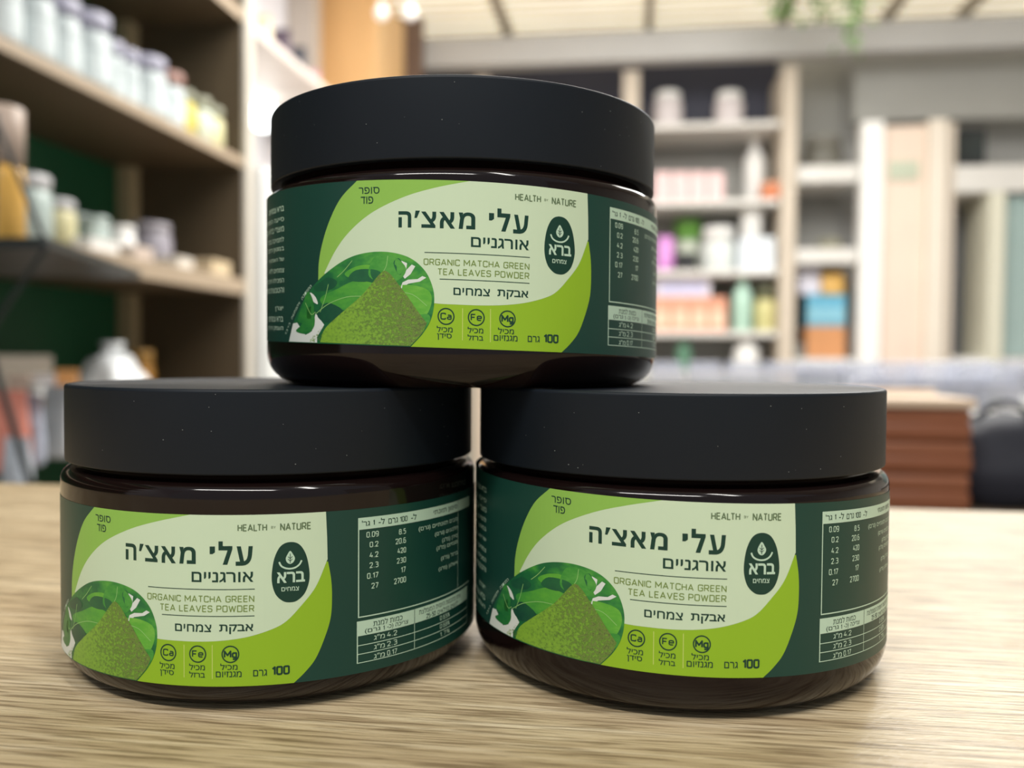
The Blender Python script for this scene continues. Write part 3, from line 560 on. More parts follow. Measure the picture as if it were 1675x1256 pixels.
STROKES = {  # plain engineering capitals, digits and three chemical symbols: points (x, y[, 0 = sharp corner])
 'A': [[(0, 0), (.31, 1, 0), (.62, 0)], [(.12, .30), (.50, .30)]], 'B': [[(.2, .53), (.48, .53), (.48, 1), (0, 1, 0), (0, 0, 0), (.53, 0), (.53, .53), (0, .53)]],
 'C': [[(.52, .78), (.52, 1), (0, 1), (0, 0), (.52, 0), (.52, .22)]], 'D': [[(.2, 0), (0, 0, 0), (0, 1, 0), (.55, 1), (.55, 0), (.2, 0)]],
 'E': [[(.47, 1), (0, 1, 0), (0, 0, 0), (.47, 0)], [(0, .52), (.42, .52)]], 'F': [[(.46, 1), (0, 1, 0), (0, 0)], [(0, .5), (.40, .5)]],
 'G': [[(.54, .80), (.54, 1), (0, 1), (0, 0), (.54, 0), (.54, .50, 0), (.30, .50)]], 'H': [[(0, 0), (0, 1)], [(.54, 0), (.54, 1)], [(0, .51), (.54, .51)]],
 'I': [[(0, 0), (0, 1)]], 'L': [[(0, 1), (0, 0, 0), (.44, 0)]], 'M': [[(0, 0), (0, 1, 0), (.36, .32, 0), (.72, 1, 0), (.72, 0)]], 'N': [[(0, 0), (0, 1, 0), (.55, 0, 0), (.55, 1)]],
 'O': [[(.27, 1), (0, 1), (0, 0), (.55, 0), (.55, 1), (.27, 1)]], 'P': [[(0, 0), (0, 1, 0), (.52, 1), (.52, .44), (0, .44)]], 'R': [[(0, 0), (0, 1, 0), (.52, 1), (.52, .45), (0, .45)], [(.28, .45), (.54, 0)]],
 'S': [[(.48, .80), (.48, 1), (0, 1), (0, .53), (.50, .53), (.50, 0), (0, 0), (0, .20)]], 'T': [[(0, 1), (.52, 1)], [(.26, 1), (.26, 0)]], 'U': [[(0, 1), (0, 0), (.54, 0), (.54, 1)]],
 'V': [[(0, 1), (.30, 0, 0), (.60, 1)]], 'W': [[(0, 1), (.21, 0, 0), (.42, .92, 0), (.63, 0, 0), (.84, 1)]], 'Y': [[(0, 1), (.28, .46, 0), (.28, 0)], [(.56, 1), (.28, .46)]],
 'a': [[(.04, .70), (.42, .70), (.42, 0)], [(.42, .40), (0, .40), (0, 0), (.42, 0)]], 'e': [[(.02, .36), (.46, .36, 0), (.46, .72), (0, .72), (0, 0), (.43, 0)]], 'g': [[(.44, 0), (0, 0), (0, .70), (.44, .70, 0), (.44, -.32), (.03, -.32)]],
 '0': [[(.25, 1), (0, 1), (0, 0), (.50, 0), (.50, 1), (.25, 1)]], '1': [[(0, .76), (.24, 1, 0), (.24, 0)]], '2': [[(0, .78), (0, 1), (.48, 1), (.48, .62), (0, 0, 0), (.50, 0)]], '3': [[(0, 1), (.48, 1), (.48, .54), (.15, .54)], [(.15, .54), (.50, .54), (.50, 0), (0, 0)]],
 '4': [[(.28, 1), (0, .26, 0), (.54, .26)], [(.40, .52), (.40, 0)]], '5': [[(.47, 1), (.04, 1, 0), (.04, .60, 0), (.50, .60), (.50, 0), (0, 0)]], '6': [[(.43, 1), (0, 1), (0, 0), (.50, 0), (.50, .58), (0, .58)]],
 '7': [[(0, 1), (.48, 1, 0), (.16, 0)]], '8': [[(.25, .54), (.02, .54), (.02, 1), (.48, 1), (.48, .54), (.25, .54)], [(.25, .54), (0, .54), (0, 0), (.50, 0), (.50, .54), (.25, .54)]], '9': [[(.07, 0), (.50, 0), (.50, 1), (0, 1), (0, .42), (.50, .42)]],
 '.': [[(0, .02), (.08, .02)]], '-': [[(0, .42), (.28, .42)]], '%': [[(0, 0), (.56, 1)], [(.1, .98), (0, .98), (0, .62), (.2, .62), (.2, .98), (.1, .98)], [(.46, .38), (.36, .38), (.36, .02), (.56, .02), (.56, .38), (.46, .38)]]}
def fillet(P, r=.20):
    out = [Vector(P[0][:2])]
    for i in range(1, len(P) - 1):
        p, q, n = Vector(P[i - 1][:2]), Vector(P[i][:2]), Vector(P[i + 1][:2])
        if len(P[i]) > 2: out.append(q); continue
        rr_ = min(r, (p - q).length * .5, (n - q).length * .5); A_, B_ = q + (p - q).normalized() * rr_, q + (n - q).normalized() * rr_
        for k in range(5):
            t = k / 4; out.append(A_ * (1 - t) ** 2 + q * 2 * t * (1 - t) + B_ * t * t)
    out.append(Vector(P[-1][:2])); return out
BARS = [0]
def bar(bm, p, q, t):
    BARS[0] = (BARS[0] + 1) % 5
    d = (q - p).normalized() if (q - p).length > 1e-9 else Vector((1, 0)); n = Vector((-d.y, d.x)) * t / 2
    bm.faces.new([bm.verts.new((c.x, c.y, BARS[0] * .1)) for c in (p - n, q - n, q + n, p + n)])
def latin(bm, s, u0, u1, v0, v1, t):
    """stroke lettering: s fills the box, strokes t thick"""
    x = 0; items = []
    for ch in s:
        if ch == ' ': x += .40; continue
        if ch == 'T' and items and s[s.index('T') - 1] == 'L': x -= .14
        g_ = STROKES[ch]; wd = max(p[0] for st in g_ for p in st); items.append((x, g_)); x += wd + .24
    tot = x - .24; lo = min(p[1] for _, g_ in items for st in g_ for p in st); hi = max(p[1] for _, g_ in items for st in g_ for p in st)
    U0, U1, V0, V1 = u0 + t / 2, u1 - t / 2, v0 + t / 2, v1 - t / 2
    for x, g_ in items:
        for st in g_:
            P = [Vector((U0 + (x + p.x) / tot * (U1 - U0), V0 + (p.y - lo) / (hi - lo) * (V1 - V0))) for p in fillet(st)]
            for i in range(len(P) - 1):
                d = (P[i + 1] - P[i]); e = d.normalized() * t * .18 if d.length > 0 else d
                bar(bm, P[i] - (e if i else e * 0), P[i + 1] + (e if i < len(P) - 2 else e * 0), t)
            for i in range(1, len(P) - 1):
                a1 = P[i] - P[i - 1]; a2 = P[i + 1] - P[i]
                if a1.length and a2.length and a1.angle(a2) > .6:
                    bm.faces.new([bm.verts.new((P[i].x + t / 2 * math.cos(q), P[i].y + t / 2 * math.sin(q), .5)) for q in [k * PI / 4 for k in range(8)]])
GLYPHS = {}
def glyph_mesh(body):
    """outlines of a line of lettering: each outer outline with the holes that lie in it"""
    if body in GLYPHS: return GLYPHS[body]
    c = bpy.data.curves.new('t', 'FONT'); c.body = body; c.resolution_u = 4; c.fill_mode = 'NONE'
    o = bpy.data.objects.new('t', c); C.objects.link(o)
    me = bpy.data.meshes.new_from_object(o.evaluated_get(bpy.context.evaluated_depsgraph_get()))
    bpy.data.objects.remove(o); bpy.data.curves.remove(c)
    nb = {}
    for e in me.edges:
        a_, b_ = e.vertices; nb.setdefault(a_, []).append(b_); nb.setdefault(b_, []).append(a_)
    co = [(v.co.x, v.co.y) for v in me.vertices]; seen = set(); loops = []
    for i in range(len(co)):
        if i in seen or i not in nb: continue
        lp = [i]; seen.add(i); cur = i
        nx_ = [j for j in nb[i] if j == i + 1] or nb[i]; cur = nx_[0]
        while cur not in seen:
            seen.add(cur); lp.append(cur); n2 = [j for j in nb[cur] if j not in seen]
            if not n2: break
            cur = n2[0]
        P = [co[j] for j in lp]; Q = [p for k, p in enumerate(P) if abs(p[0] - P[k - 1][0]) + abs(p[1] - P[k - 1][1]) > 1e-5]
        if len(Q) > 2: loops.append(Q)
    bpy.data.meshes.remove(me)
    sa = lambda P: sum(P[k - 1][0] * P[k][1] - P[k][0] * P[k - 1][1] for k in range(len(P))) / 2
    def inside(p, P):
        r = False
        for k in range(len(P)):
            (x0, y0), (x1, y1) = P[k - 1], P[k]
            if (y0 > p[1]) != (y1 > p[1]) and p[0] < (x1 - x0) * (p[1] - y0) / (y1 - y0) + x0: r = not r
        return r
    is_hole = lambda h: any(q is not h and sa(q) * sa(h) < 0 and all(inside(p, q) for p in h) for q in loops)
    holes = [P for P in loops if is_hole(P)]; outs = [P for P in loops if not is_hole(P)]
    GLYPHS[body] = [[P] + [h for h in holes if inside(h[0], P)] for P in outs]; return GLYPHS[body]
def grow(P, e):
    """outline P moved outwards by e (inwards if negative)"""
    sg = 1 if sum(P[k - 1][0] * P[k][1] - P[k][0] * P[k - 1][1] for k in range(len(P))) > 0 else -1; out = []
    for k in range(len(P)):
        a_, p, b_ = Vector(P[k - 1]), Vector(P[k]), Vector(P[(k + 1) % len(P)])
        d1, d2 = (p - a_), (b_ - p)
        if d1.length < 1e-9 or d2.length < 1e-9: out.append((p.x, p.y)); continue
        d1.normalize(); d2.normalize(); n1, n2 = Vector((d1.y, -d1.x)) * sg, Vector((d2.y, -d2.x)) * sg
        m_ = n1 + n2; l = m_.length
        if l < .6: m_ = n1; l = 1; f = e
        else: m_ /= l; f = e / max(.55, m_.dot(n1))
        out.append((p.x + m_.x * f, p.y + m_.y * f))
    return out
def text_bm(bm, s, u0, u1, v0, v1, bold=0.0, rot=0.0):
    """lettering scaled into the box u0..u1, v0..v1 (v0 bottom); bold = extra half stroke as a share of the height"""
    if not heb(s) and s not in "'":
        latin(bm, s, u0, u1, v0, v1, (v1 - v0) * (.135 + bold * 3.0)); return
    groups = glyph_mesh(bidi(s))
    e = bold * 1.6 * (v1 - v0); u0 += e; u1 -= e; v0 += e; v1 -= e
    pts = [p for g_ in groups for P in g_ for p in P]
    xs = [p[0] for p in pts]; ys_ = [p[1] for p in pts]; X0, X1, Y0, Y1 = min(xs), max(xs), min(ys_), max(ys_)
    cu, cv = (u0 + u1) / 2, (v0 + v1) / 2; cr_, sr = math.cos(rot), math.sin(rot)
    for k, g_ in enumerate(groups):
        es = []
        for j, P in enumerate(g_):
            Q = [((x - X0) / (X1 - X0) * (u1 - u0) + u0, (y - Y0) / (Y1 - Y0) * (v1 - v0) + v0) for x, y in P]
            if e: Q = grow(Q, e if j == 0 else -e)
            vv = [bm.verts.new((cu + (x - cu) * cr_ - (y - cv) * sr, cv + (x - cu) * sr + (y - cv) * cr_, (k % 4) * .12)) for x, y in Q]
            es += [bm.edges.new((vv[i - 1], vv[i])) for i in range(len(vv))]
        bmesh.ops.triangle_fill(bm, use_beauty=True, use_dissolve=False, edges=es)
def rect(bm, u0, u1, v0, v1): flat_poly(bm, [(u0, v0), (u1, v0), (u1, v1), (u0, v1)])
def ring(bm, cu, cv, r, t, n=28, ry=None):
    vo = [bm.verts.new((cu + r * math.cos(2 * PI * i / n), cv + r * math.sin(2 * PI * i / n), 0)) for i in range(n)]; vi = [bm.verts.new((cu + (r - t) * math.cos(2 * PI * i / n), cv + (r - t) * math.sin(2 * PI * i / n), 0)) for i in range(n)]
    for i in range(n): bm.faces.new((vo[i], vo[(i + 1) % n], vi[(i + 1) % n], vi[i]))
def stroke(bm, pts, t):
    P = [Vector(p).to_2d() for p in pts]; L_ = []; R_ = []
    for i, p in enumerate(P):
        d = (P[min(i + 1, len(P) - 1)] - P[max(i - 1, 0)]).normalized(); n = Vector((-d.y, d.x)) * t / 2
        L_.append(bm.verts.new((p.x + n.x, p.y + n.y, 0))); R_.append(bm.verts.new((p.x - n.x, p.y - n.y, 0)))
    for i in range(len(P) - 1): bm.faces.new((R_[i], R_[i + 1], L_[i + 1], L_[i]))

VT, VB = .8665, .1730
LAYERS = []                                     # (name, material, layer index, bmesh)
def layer(name, m, k):
    bm = bmesh.new(); LAYERS.append((name, m, k, bm)); return bm
def pm(name, rgb, var=.0, rough=.38, scale=40): return mat(name, rgb, rough, var, scale, spec=.45)
P_dark = pm('label_dark_green', (22, 66, 56)); P_lime = pm('label_lime', (150, 192, 40)); P_leafg = pm('label_spring_green', (146, 196, 86)); P_cream = pm('label_pale_cream', (210, 230, 198))
P_ink = pm('label_ink_green', (20, 62, 50)); P_ol = pm('label_olive_ink', (122, 146, 74)); P_wh = pm('label_mint_white', (196, 224, 200)); P_grey = pm('label_dark_olive_ink', (100, 122, 88))
outer = cr([(-.3975, VT), (-.483, .795), (-.5444, .7046), (-.5865, .6123), (-.609, .53), (-.6139, .45)])
bm = layer('spring_green_panel', P_leafg, 1); flat_poly(bm, outer + [(-.60, .40), (-.2, .40), (.10, .60), (.13, VT)])
rgt = cr([(.506, VB), (.5495, .2116), (.5937, .2643), (.6321, .35), (.6548, .425), (.6605, .50), (.6575, .5802), (.6440, .66)])
bm = layer('lime_panel', P_lime, 1); flat_poly(bm, [(-.30, VB)] + rgt + [(.55, .66), (.30, .45), (-.30, .45)])
crt = cr([(.0950, VT), (-.0521, .833), (-.1845, .793), (-.3254, .7300), (-.4331, .6543), (-.5085, .5765), (-.5768, .4773)])
crb = cr([(-.20, .372), (-.0496, .357), (.049, .3546), (.1469, .3552), (.2409, .3609), (.3328, .3747), (.42, .400), (.4750, .4280), (.5308, .4832), (.5936, .5609), (.6420, .6700)])
bm = layer('cream_panel', P_cream, 2); flat_poly(bm, crt + [(-.40, .44)] + crb + [(.640, .76), (.635, VT)])
# printed photo: leaves and a powder mound
def print_material(name, cols, gscale, nscale, stretch, vec, mixn):
    """flat print: a soft colour run across the picture broken up by fine noise"""
    m = bpy.data.materials.new(name); m.use_nodes = True; nt = m.node_tree; p = nt.nodes['Principled BSDF']; L = nt.links.new
    tc = nt.nodes.new('ShaderNodeTexCoord'); mp = nt.nodes.new('ShaderNodeMapping'); mp.inputs['Scale'].default_value = stretch
    nz = nt.nodes.new('ShaderNodeTexNoise'); nz.inputs['Scale'].default_value = nscale; nz.inputs['Detail'].default_value = 3; nz.inputs['Roughness'].default_value = .65
    L(tc.outputs['Object'], mp.inputs[0]); L(mp.outputs[0], nz.inputs['Vector'])
    dt = nt.nodes.new('ShaderNodeVectorMath'); dt.operation = 'DOT_PRODUCT'; dt.inputs[1].default_value = vec; L(tc.outputs['Generated'], dt.inputs[0])
    ml = nt.nodes.new('ShaderNodeMath'); ml.operation = 'MULTIPLY_ADD'; ml.inputs[1].default_value = mixn; ml.inputs[2].default_value = -mixn / 2
    ad = nt.nodes.new('ShaderNodeMath'); ad.operation = 'ADD'; L(nz.outputs[0], ml.inputs[0]); L(dt.outputs['Value'], ad.inputs[0]); L(ml.outputs[0], ad.inputs[1])
    r = nt.nodes.new('ShaderNodeValToRGB'); e = r.color_ramp.elements
    e[0].position = cols[0][0]; e[0].color = lin(cols[0][1]); e[1].position = cols[-1][0]; e[1].color = lin(cols[-1][1])
    for q, c in cols[1:-1]: x = e.new(q); x.color = lin(c)
    L(ad.outputs[0], r.inputs[0]); L(r.outputs[0], p.inputs['Base Color']); p.inputs['Roughness'].default_value = .4; return m
arc = cr([(-.843, VB), (-.79, .27), (-.700, .375), (-.605, .453), (-.49, .519), (-.40, .553), (-.30, .567), (-.21, .560), (-.14, .535), (-.085, .485), (-.0555, .42), (-.0495, .36), (-.062, .292), (-.095, .232), (-.148, VB)])
bm = layer('photo_print', print_material('print_foliage', [(0.0, (16, 92, 58)), (.35, (24, 108, 58)), (.55, (54, 142, 58)), (.75, (92, 172, 64)), (1.0, (36, 120, 64))], 1, 150, (1, 1, 1.6), (.35, 0, .3), 1.3), 3); flat_poly(bm, arc)
def inside_arc(p):
    c = False; j = len(arc) - 1
    for i in range(len(arc)):
        if (arc[i][1] > p[1]) != (arc[j][1] > p[1]) and p[0] < (arc[j][0] - arc[i][0]) * (p[1] - arc[i][1]) / (arc[j][1] - arc[i][1]) + arc[i][0]: c = not c
        j = i
    return c
bm = layer('photo_leaves', print_material('print_leaf_bright', [(0.0, (52, 142, 56)), (.5, (96, 176, 56)), (1.0, (140, 200, 84))], 1, 260, (1, 1, 2), (.5, 0, .3), .9), 4)
for pts in ([(-.60, .37), (-.50, .41), (-.40, .445), (-.30, .43), (-.27, .40), (-.36, .345), (-.46, .32), (-.56, .33)],
            [(-.22, .42), (-.15, .43), (-.075, .41), (-.06, .36), (-.09, .30), (-.14, .33), (-.2, .38)],
            [(-.46, .475), (-.40, .505), (-.33, .51), (-.36, .47), (-.42, .455)]):
    flat_poly(bm, cr(pts, 5, True))
bm = layer('photo_leaf_mid', print_material('print_leaf_mid', [(0.0, (26, 112, 54)), (.5, (62, 150, 56)), (1.0, (104, 178, 76))], 1, 260, (1, 1, 2), (.5, 0, .3), 1.0), 5)
for pts in ([(-.31, .545), (-.23, .55), (-.17, .50), (-.2, .45), (-.28, .44), (-.34, .47)], [(-.72, .345), (-.68, .40), (-.64, .34), (-.66, .27), (-.76, .268)], [(-.775, .225), (-.72, .262), (-.69, .345), (-.645, .32), (-.635, .26), (-.66, .225), (-.70, .212)],
            [(-.12, .30), (-.075, .31), (-.066, .285), (-.088, .25), (-.12, .24)]):
    flat_poly(bm, cr(pts, 5, True))
bm = layer('photo_white_ground', pm('print_white', (226, 232, 226), .03), 4)
flat_poly(bm, [(-.838, .176), (-.80, .258), (-.765, .262), (-.70, .208), (-.655, .225), (-.63, .305), (-.575, .255), (-.62, .20), (-.62, .176)])
flat_poly(bm, cr([(-.68, .375), (-.665, .395), (-.63, .375), (-.615, .345), (-.64, .352)], 4, True))
flat_poly(bm, [(-.19, .530), (-.165, .52), (-.17, .49), (-.145, .515), (-.13, .508), (-.15, .475), (-.175, .455), (-.19, .475), (-.185, .505)])
flat_poly(bm, [(-.185, .44), (-.16, .452), (-.12, .455), (-.10, .468), (-.083, .462), (-.11, .445), (-.16, .435), (-.195, .41)])
bm = layer('photo_veins', pm('print_vein', (150, 204, 120)), 6)
for s_ in ([(-.63, .30), (-.55, .345), (-.45, .375), (-.36, .38)], [(-.6, .31), (-.57, .37), (-.55, .43)], [(-.21, .40), (-.14, .39), (-.08, .345)], [(-.7, .35), (-.66, .30), (-.63, .31)], [(-.5, .46), (-.46, .49), (-.42, .53)], [(-.30, .45), (-.26, .5), (-.25, .55)]):
    stroke(bm, cr(s_, 4), .0028)
bm = layer('photo_shadow_leaves', print_material('print_leaf_dark', [(0.0, (10, 72, 54)), (1.0, (34, 116, 62))], 1, 260, (1, 1, 1), (.5, 0, .3), .9), 5)
for pts in ([(-.56, .35), (-.62, .30), (-.57, .265), (-.50, .285), (-.47, .32)], [(-.44, .45), (-.40, .49), (-.30, .49), (-.28, .46), (-.36, .44)], [(-.6, .44), (-.55, .46), (-.5, .44), (-.53, .41), (-.62, .40), (-.64, .42)], [(-.2, .54), (-.18, .5), (-.2, .47), (-.225, .52)]):
    flat_poly(bm, cr(pts, 4, True))
P_m = print_material('print_powder', [(0.0, (136, 182, 56)), (.35, (118, 162, 54)), (.5, (88, 124, 44)), (.62, (122, 146, 70)), (.8, (88, 108, 52)), (1.0, (104, 120, 66))], 1, 1700, (1, 1, 1.2), (.62, 0, .12), 1.8)
P_m2 = P_m
mound = cr([(-.600, .178), (-.572, .235), (-.50, .290), (-.4325, .337), (-.37, .385), (-.3247, .432), (-.285, .475), (-.262, .487), (-.235, .470), (-.205, .435), (-.165, .385), (-.1157, .318), (-.080, .274)])
bm = layer('photo_powder', P_m, 7); flat_poly(bm, mound + cr([(-.092, .243), (-.1120, .2160), (-.150, .176)]))
bm = layer('photo_crumbs', P_m2, 7)
rr = random.Random(3)
for _ in range(60):
    u = rr.uniform(-.665, -.575); v = rr.uniform(.18, .19 + max(0, (u + .665)) * .75)
    e = .0022 * rr.uniform(.5, 1.4); flat_poly(bm, [(u - e, v - e), (u + e, v - e), (u, v + e)])
# lettering in dark green
bm = layer('lettering', P_ink, 3)
text_bm(bm, 'סופר', -.388, -.289, .8095, .8375, .006); text_bm(bm, 'פוד', -.378, -.318, .7685, .7985, .006)
BO = .027
for s_, u0, u1, v0, v1 in (('ה', -.2035, -.1478, .668, .7354), ('צ', -.1048, -.0428, .668, .7352), ('א', -.0282, .0336, .6675, .7355), ('מ', .0508, .1193, .6680, .7370), ('י', .1760, .1973, .7090, .7400), ('ל', .2111, .2663, .6665, .7609), ('ע', .2787, .3455, .6620, .7405)):
    text_bm(bm, s_, u0, u1, v0, v1, BO)
flat_poly(bm, [(-.1300, .7385), (-.1110, .7385), (-.1240, .7080), (-.1345, .7080)])
text_bm(bm, 'אורגניים', .1017, .3473, .5950, .6370, .016)
text_bm(bm, 'אבקת', .2132, .3469, .3860, .4252, .016); text_bm(bm, 'צמחים', .0304, .1818, .3940, .4252, .016)
rect(bm, -.0911, .353, .5645, .5680); rect(bm, -.0274, .3521, .4560, .4595)
for cu, s_ in ((0, 'Ca'), (.1255, 'Fe'), (.2572, 'Mg')):
    ring(bm, cu, .304, .0355, .0052)
    if s_ == 'Mg': text_bm(bm, s_, cu - .0265, cu + .0265, .281, .320, .012)
    else: text_bm(bm, s_, cu - .0235, cu + .0235, .2905, .319, .012)
for s_, cu, wd, v0, v1 in (('מכיל', -.0055, .033, .2385, .2640), ('סידן', -.0065, .0305, .2060, .2325), ('מכיל', .1225, .0325, .2390, .2645), ('ברזל', .1225, .0325, .2090, .2330), ('מכיל', .2512, .0340, .2410, .2665), ('מגנזיום', .2500, .0510, .2110, .2350)):
    text_bm(bm, s_, cu - wd, cu + wd, v0, v1, .008)
text_bm(bm, '100', .4180, .4898, .2105, .2480, .022); text_bm(bm, 'גרם', .3463, .4005, .2110, .2375, .008)
bm = layer('olive_lettering', P_ol, 3)
text_bm(bm, 'ORGANIC MATCHA GREEN', -.0948, .3514, .5140, .5412, .004); text_bm(bm, 'TEA LEAVES POWDER', -.0366, .3514, .4745, .5022, .004)
bm = layer('slogan_lettering', P_grey, 3)
text_bm(bm, 'HEALTH', .2862, .4016, .8000, .8290, .010); text_bm(bm, 'BY', .4170, .4350, .8085, .8190, .004); text_bm(bm, 'NATURE', .4518, .5754, .7985, .8290, .010)
bm = layer('divider_lines', pm('label_pale_line', (206, 222, 120)), 3)
rect(bm, .0672, .0702, .207, .340); rect(bm, .1835, .1865, .204, .342)
# emblem: dark egg, leaf, smile, name
egg = cr([(.490, .7512), (.527, .7400), (.5535, .6985), (.5672, .6350), (.5665, .5850), (.5490, .5380), (.5200, .5110), (.492, .5050), (.463, .5120), (.4350, .5400), (.4205, .5850), (.4200, .6350), (.4310, .6930), (.4549, .7370)], 6, True)
bm = layer('emblem_ground', P_ink, 3); flat_poly(bm, egg)
bm = layer('emblem_marks', P_wh, 4)
flat_poly(bm, cr([(.4914, .7150), (.5030, .7000), (.5100, .6840), (.5040, .6690), (.4915, .6620), (.4790, .6690), (.4740, .6840), (.4800, .7000)], 5, True))
stroke(bm, cr([(.4480, .6720), (.4560, .6560), (.4720, .6460), (.4920, .6425), (.5120, .6465), (.5280, .6580), (.5370, .6740)], 5), .0068)
text_bm(bm, 'ברא', .4400, .5500, .5860, .6300, .024); text_bm(bm, 'צמחים', .4570, .5260, .5520, .5690, .010)
bm = layer('emblem_leaf_vein', P_ink, 5)
stroke(bm, [(.4915, .6660), (.4915, .7040)], .0028)
for k in (.674, .684): stroke(bm, [(.4915, k), (.5005, k + .008)], .0024); stroke(bm, [(.4915, k), (.4825, k + .008)], .0024)
# nutrition table
bm = layer('table_ground', P_wh, 3)
TL, TR = .7730, 1.56
rect(bm, TL, TR, .7785, .8285); rect(bm, TL, TL + .0050, .4070, .7785); rect(bm, TL, TR, .4070, .4120); rect(bm, 1.4000, 1.4030, .4120, .7785)
rect(bm, TL - .005, TR - .03, .3297, .3925); rect(bm, TL - .005, TL, .2143, .3297)
for v in (.2880, .2510, .2143): rect(bm, TL - .005, TR - .03, v, v + .0032)
rect(bm, TR - .033, TR - .03, .2143, .3297)
rect(bm, 1.0610, 1.0640, .2143, .3297)
for s_, u0, u1, v0, v1 in (('0.09', .8110, .8689, .7420, .7660), ('0.2', .8260, .8678, .6990, .7225), ('4.2', .8256, .8679, .6545, .6785), ('2.3', .8257, .8681, .6110, .6350), ('0.17', .8140, .8682, .5665, .5910), ('27', .8349, .8683, .5225, .5465),
                           ('8.5', .9720, 1.0108, .7350, .7590), ('20.6', .9543, 1.0111, .6950, .7195), ('420', .9645, 1.0113, .6530, .6770), ('230', .9613, 1.0115, .6100, .6340), ('17', .9834, 1.0102, .5670, .5920), ('2700', .9469, 1.0118, .5230, .5480),
                           ('סיבים תזונתיים (גרם)', 1.0865, 1.3980, .7290, .7540), ('חלבונים (גרם)', 1.1953, 1.3980, .6890, .7140), ('סידן (מ"ג)', 1.2515, 1.3980, .6510, .6760), ('מגנזיום (מ"ג)', 1.2080, 1.3980, .6220, .6460), ('ברזל (מ"ג)', 1.2430, 1.3980, .5700, .5950), ('אשלגן (מ"ג)', 1.2253, 1.3980, .5250, .5480)):
    text_bm(bm, s_, u0, u1, v0, v1, .004)
for s_, v0 in (('4.2', .3005), ('2.3', .2600), ('0.17', .2205)): text_bm(bm, 'מ"ג', .8470, .9000, v0, v0 + .0225, .004); text_bm(bm, s_, .9120, .9640, v0, v0 + .0225, .004)
for s_, v0 in (('0.65%', .3000), ('0.68%', .2620), ('1.7%', .2240)): text_bm(bm, s_, 1.2372, 1.3190, v0, v0 + .0205, .004)
bm = layer('table_lettering', P_ink, 4)
text_bm(bm, "גר'", .7902, .8270, .7915, .8160, .008); text_bm(bm, '1', .8420, .8500, .7915, .8150, .02); text_bm(bm, 'ל-', .8680, .8986, .7915, .8190, .008)
text_bm(bm, 'גרם', .9165, .9660, .7890, .8120, .008); text_bm(bm, '100', .9770, 1.0190, .7890, .8130, .004); text_bm(bm, 'ל-', 1.0400, 1.0722, .7890, .8165, .008)
text_bm(bm, 'סימון תזונתי', 1.1854, 1.3900, .7870, .8130, .008)
rect(bm, 1.4000, 1.4020, .7785, .8285)
text_bm(bm, 'כמות למנת', .8443, .9933, .3610, .3860, .004); text_bm(bm, 'גרם)', .8045, .8780, .3330, .3570, .004); text_bm(bm, '1', .8920, .8990, .3350, .3550, .01); text_bm(bm, 'צריכה (כ-', .9120, 1.0240, .3330, .3570, .004)
text_bm(bm, 'אחוז מהכמות היומית המומלצת', 1.0902, 1.4340, .3620, .3860, .002); text_bm(bm, '25-50', 1.1371, 1.2030, .3340, .3550, .01); text_bm(bm, 'לנשים בגילאים', 1.2180, 1.4040, .3330, .3560, .002)
rect(bm, 1.0610, 1.0640, .3297, .3925)
# side text and the tiny line along the photo edge
bm = layer('side_lettering', P_wh, 3)
lines = ['ברא צמחים', 'סייעה המטיילים', 'מוצרי ברא עם', 'לתמיכה בכל', 'במגוון רחב', 'של האבקות', 'צמחים ללא', 'המכילה הרבה', 'והטבעית ביותר']
for i, s_ in enumerate(lines):
    v = .796 - i * .0466; n = len(s_) * .026; text_bm(bm, s_, -.890 - n, -.890, v - .024, v, .012 if i == 0 else .002)
for i, s_ in enumerate(['יצרן', 'ברא צמחים', 'העמק הירוק']):
    v = .336 - i * .046; n = len(s_) * .026; text_bm(bm, s_, -.900 - n, -.900, v - .024, v, .004)
for i, ch in enumerate('התמונה להמחשה בלבד'):
    if ch == ' ': continue
    f = i / 17.0; u = -.664 - .205 * f; v = .4215 - .155 * f - .055 * f * f; text_bm(bm, ch, u - .0062, u + .0062, v - .0062, v + .0062, 0, math.radians(42 + 22 * f))
for _, _, _, b_ in LAYERS: slice_u(b_)
STEP = .0003
def wrap(bm_src, k, phi, slope, off, back=False):
    bm = bm_src.copy(); r = 1.0012 + STEP * k
    for v in bm.verts:
        u, y = v.co.x, v.co.y; a = u + phi; rz = r + v.co.z * STEP
        v.co = Vector((rz * math.sin(a), -rz * math.cos(a), y + off + slope * u)) * S
    bmesh.ops.recalc_face_normals(bm, faces=bm.faces)
    for f in bm.faces:
        c = f.calc_center_median()
        if f.normal.x * c.x + f.normal.y * c.y < 0: f.normal_flip()
    return bm
band = bmesh.new()
nu, nvv = 150, 2
U0, U1 = -2.35, 3.75
gv = [[band.verts.new((U0 + (U1 - U0) * i / nu, VB + (VT - VB) * j / nvv, 0)) for j in range(nvv + 1)] for i in range(nu + 1)]
for i in range(nu):
    for j in range(nvv): band.faces.new((gv[i][j], gv[i + 1][j], gv[i + 1][j + 1], gv[i][j + 1]))

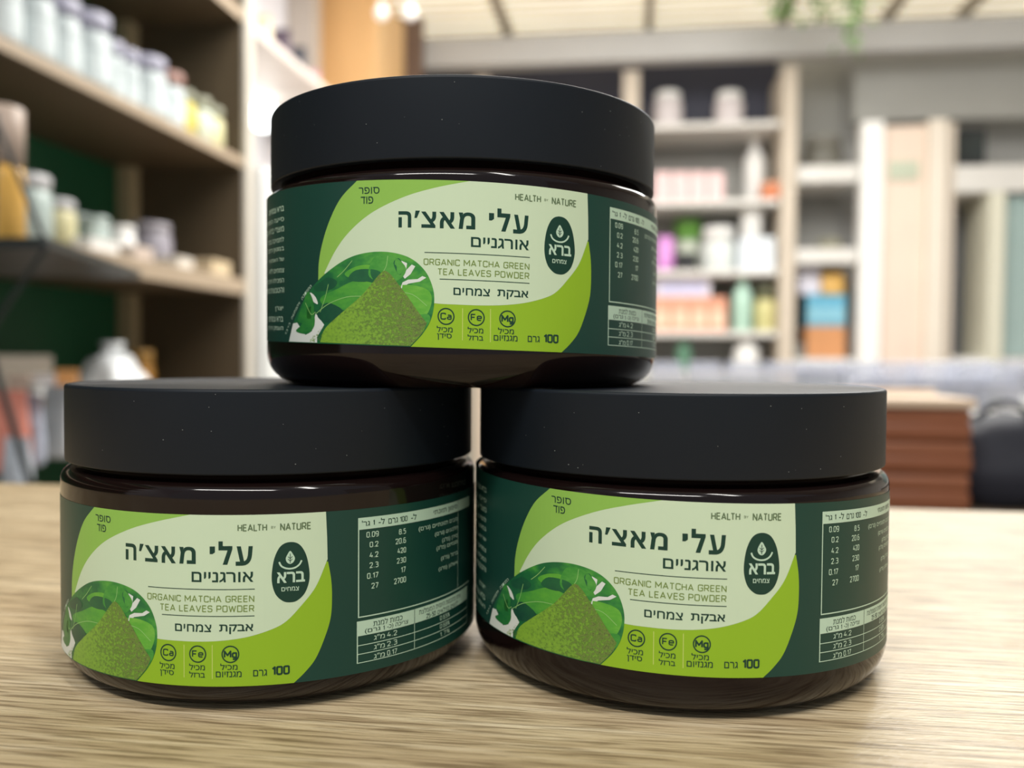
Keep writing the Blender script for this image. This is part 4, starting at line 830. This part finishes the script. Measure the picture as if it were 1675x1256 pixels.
# ------------------------------------------------------------------ the three tubs
M_body = mat('dark_amber_plastic', (22, 13, 12), .09, .15, 5, spec=.42)
M_lid = mat('matte_black_lid', (18, 25, 33), .5, .04, 60, spec=.34, bump=.03)
H, ZLB, RL = 1.30939, .96196, .98149
def arcp(cx, cz, rx, rz, q0, q1, n): return [(cx + rx * math.cos(q0 + (q1 - q0) * i / n), cz + rz * math.sin(q0 + (q1 - q0) * i / n)) for i in range(n + 1)]
prof = [(0, .03), (.70, .03), (.76, .006), (.80, 0)] + arcp(.85, .155, .15, .155, -PI / 2, 0, 10) + [(1, .3), (1, .6), (1, .86)] + arcp(.945, .875, .055, .055, 0, PI / 2, 7) + [(.925, .931), (.918, .94), (.918, ZLB + .02), (0, ZLB + .02)]
lprof = [(0, ZLB + .022), (.90, ZLB + .022), (.935, ZLB + .002), (.940, ZLB), (RL - .006, ZLB), (RL - .001, ZLB + .002), (RL, ZLB + .008), (RL, H - .016)] + arcp(RL - .014, H - .014, .014, .014, 0, PI / 2, 5) + [(RL - .05, H), (RL - .055, H - .003), (0, H - .003)]
body_me = None
def make_tub(label, cx, cy, cz, phi, slope, off, seed):
    t = thing('tub', label, 'tub', Vector((cx, cy, cz)) * S, 0, 'dark tubs of tea powder')
    b = mesh_obj('body', lathe_bm([(r * S, z * S) for r, z in prof], 128), M_body, t, True); sharp(b, 50)
    l = mesh_obj('lid', lathe_bm([(r * S, z * S) for r, z in lprof], 128), M_lid, t, True); sharp(l, 60); l['label'] = 'matte black screw lid'
    rnd = random.Random(seed); bm = bmesh.new()
    for _ in range(26):
        a = rnd.uniform(-PI * .95, -.05 * PI); z = rnd.uniform(ZLB + .02, H - .02); e = rnd.uniform(.0010, .0026); rr_ = RL + .0012
        c = Vector((rr_ * math.cos(a), rr_ * math.sin(a), z)); tn = Vector((-math.sin(a), math.cos(a), 0)); q = rnd.uniform(.6, 1.6)
        bm.faces.new([bm.verts.new((c + tn * e * dx * q + Vector((0, 0, e * dz))) * S) for dx, dz in ((-1, 0), (0, -1), (1, 0), (0, 1))])
    d = mesh_obj('dust', bm, mat('dust_speck', (150, 154, 152), .8), l); d['kind'] = 'stuff'
    lb = mesh_obj('paper_label', wrap(band, 0, phi, slope, off), P_dark, t, True); lb['label'] = 'dark green wrap label'
    for name, m, k, b_ in LAYERS:
        mesh_obj(name, wrap(b_, k, phi, slope, off), m, lb, False)
    return t
g = .00509
make_tub('upper dark tub of green tea powder, resting across the two lower lids', -.08, .19404, H + .0002, .0098, -.0290, 0, 1)
make_tub('lower dark tub with its nutrition table in full view, nearer the brown shelving', -1 - g, 0, 0, -.16531, .0000, -.05938, 2)
make_tub('lower dark tub beside the stacked brown boxes, nutrition table turned partly away', 1 + g, 0, 0, -.2926, -.0236, .0203, 3)
for _, _, _, b_ in LAYERS: b_.free()
band.free()
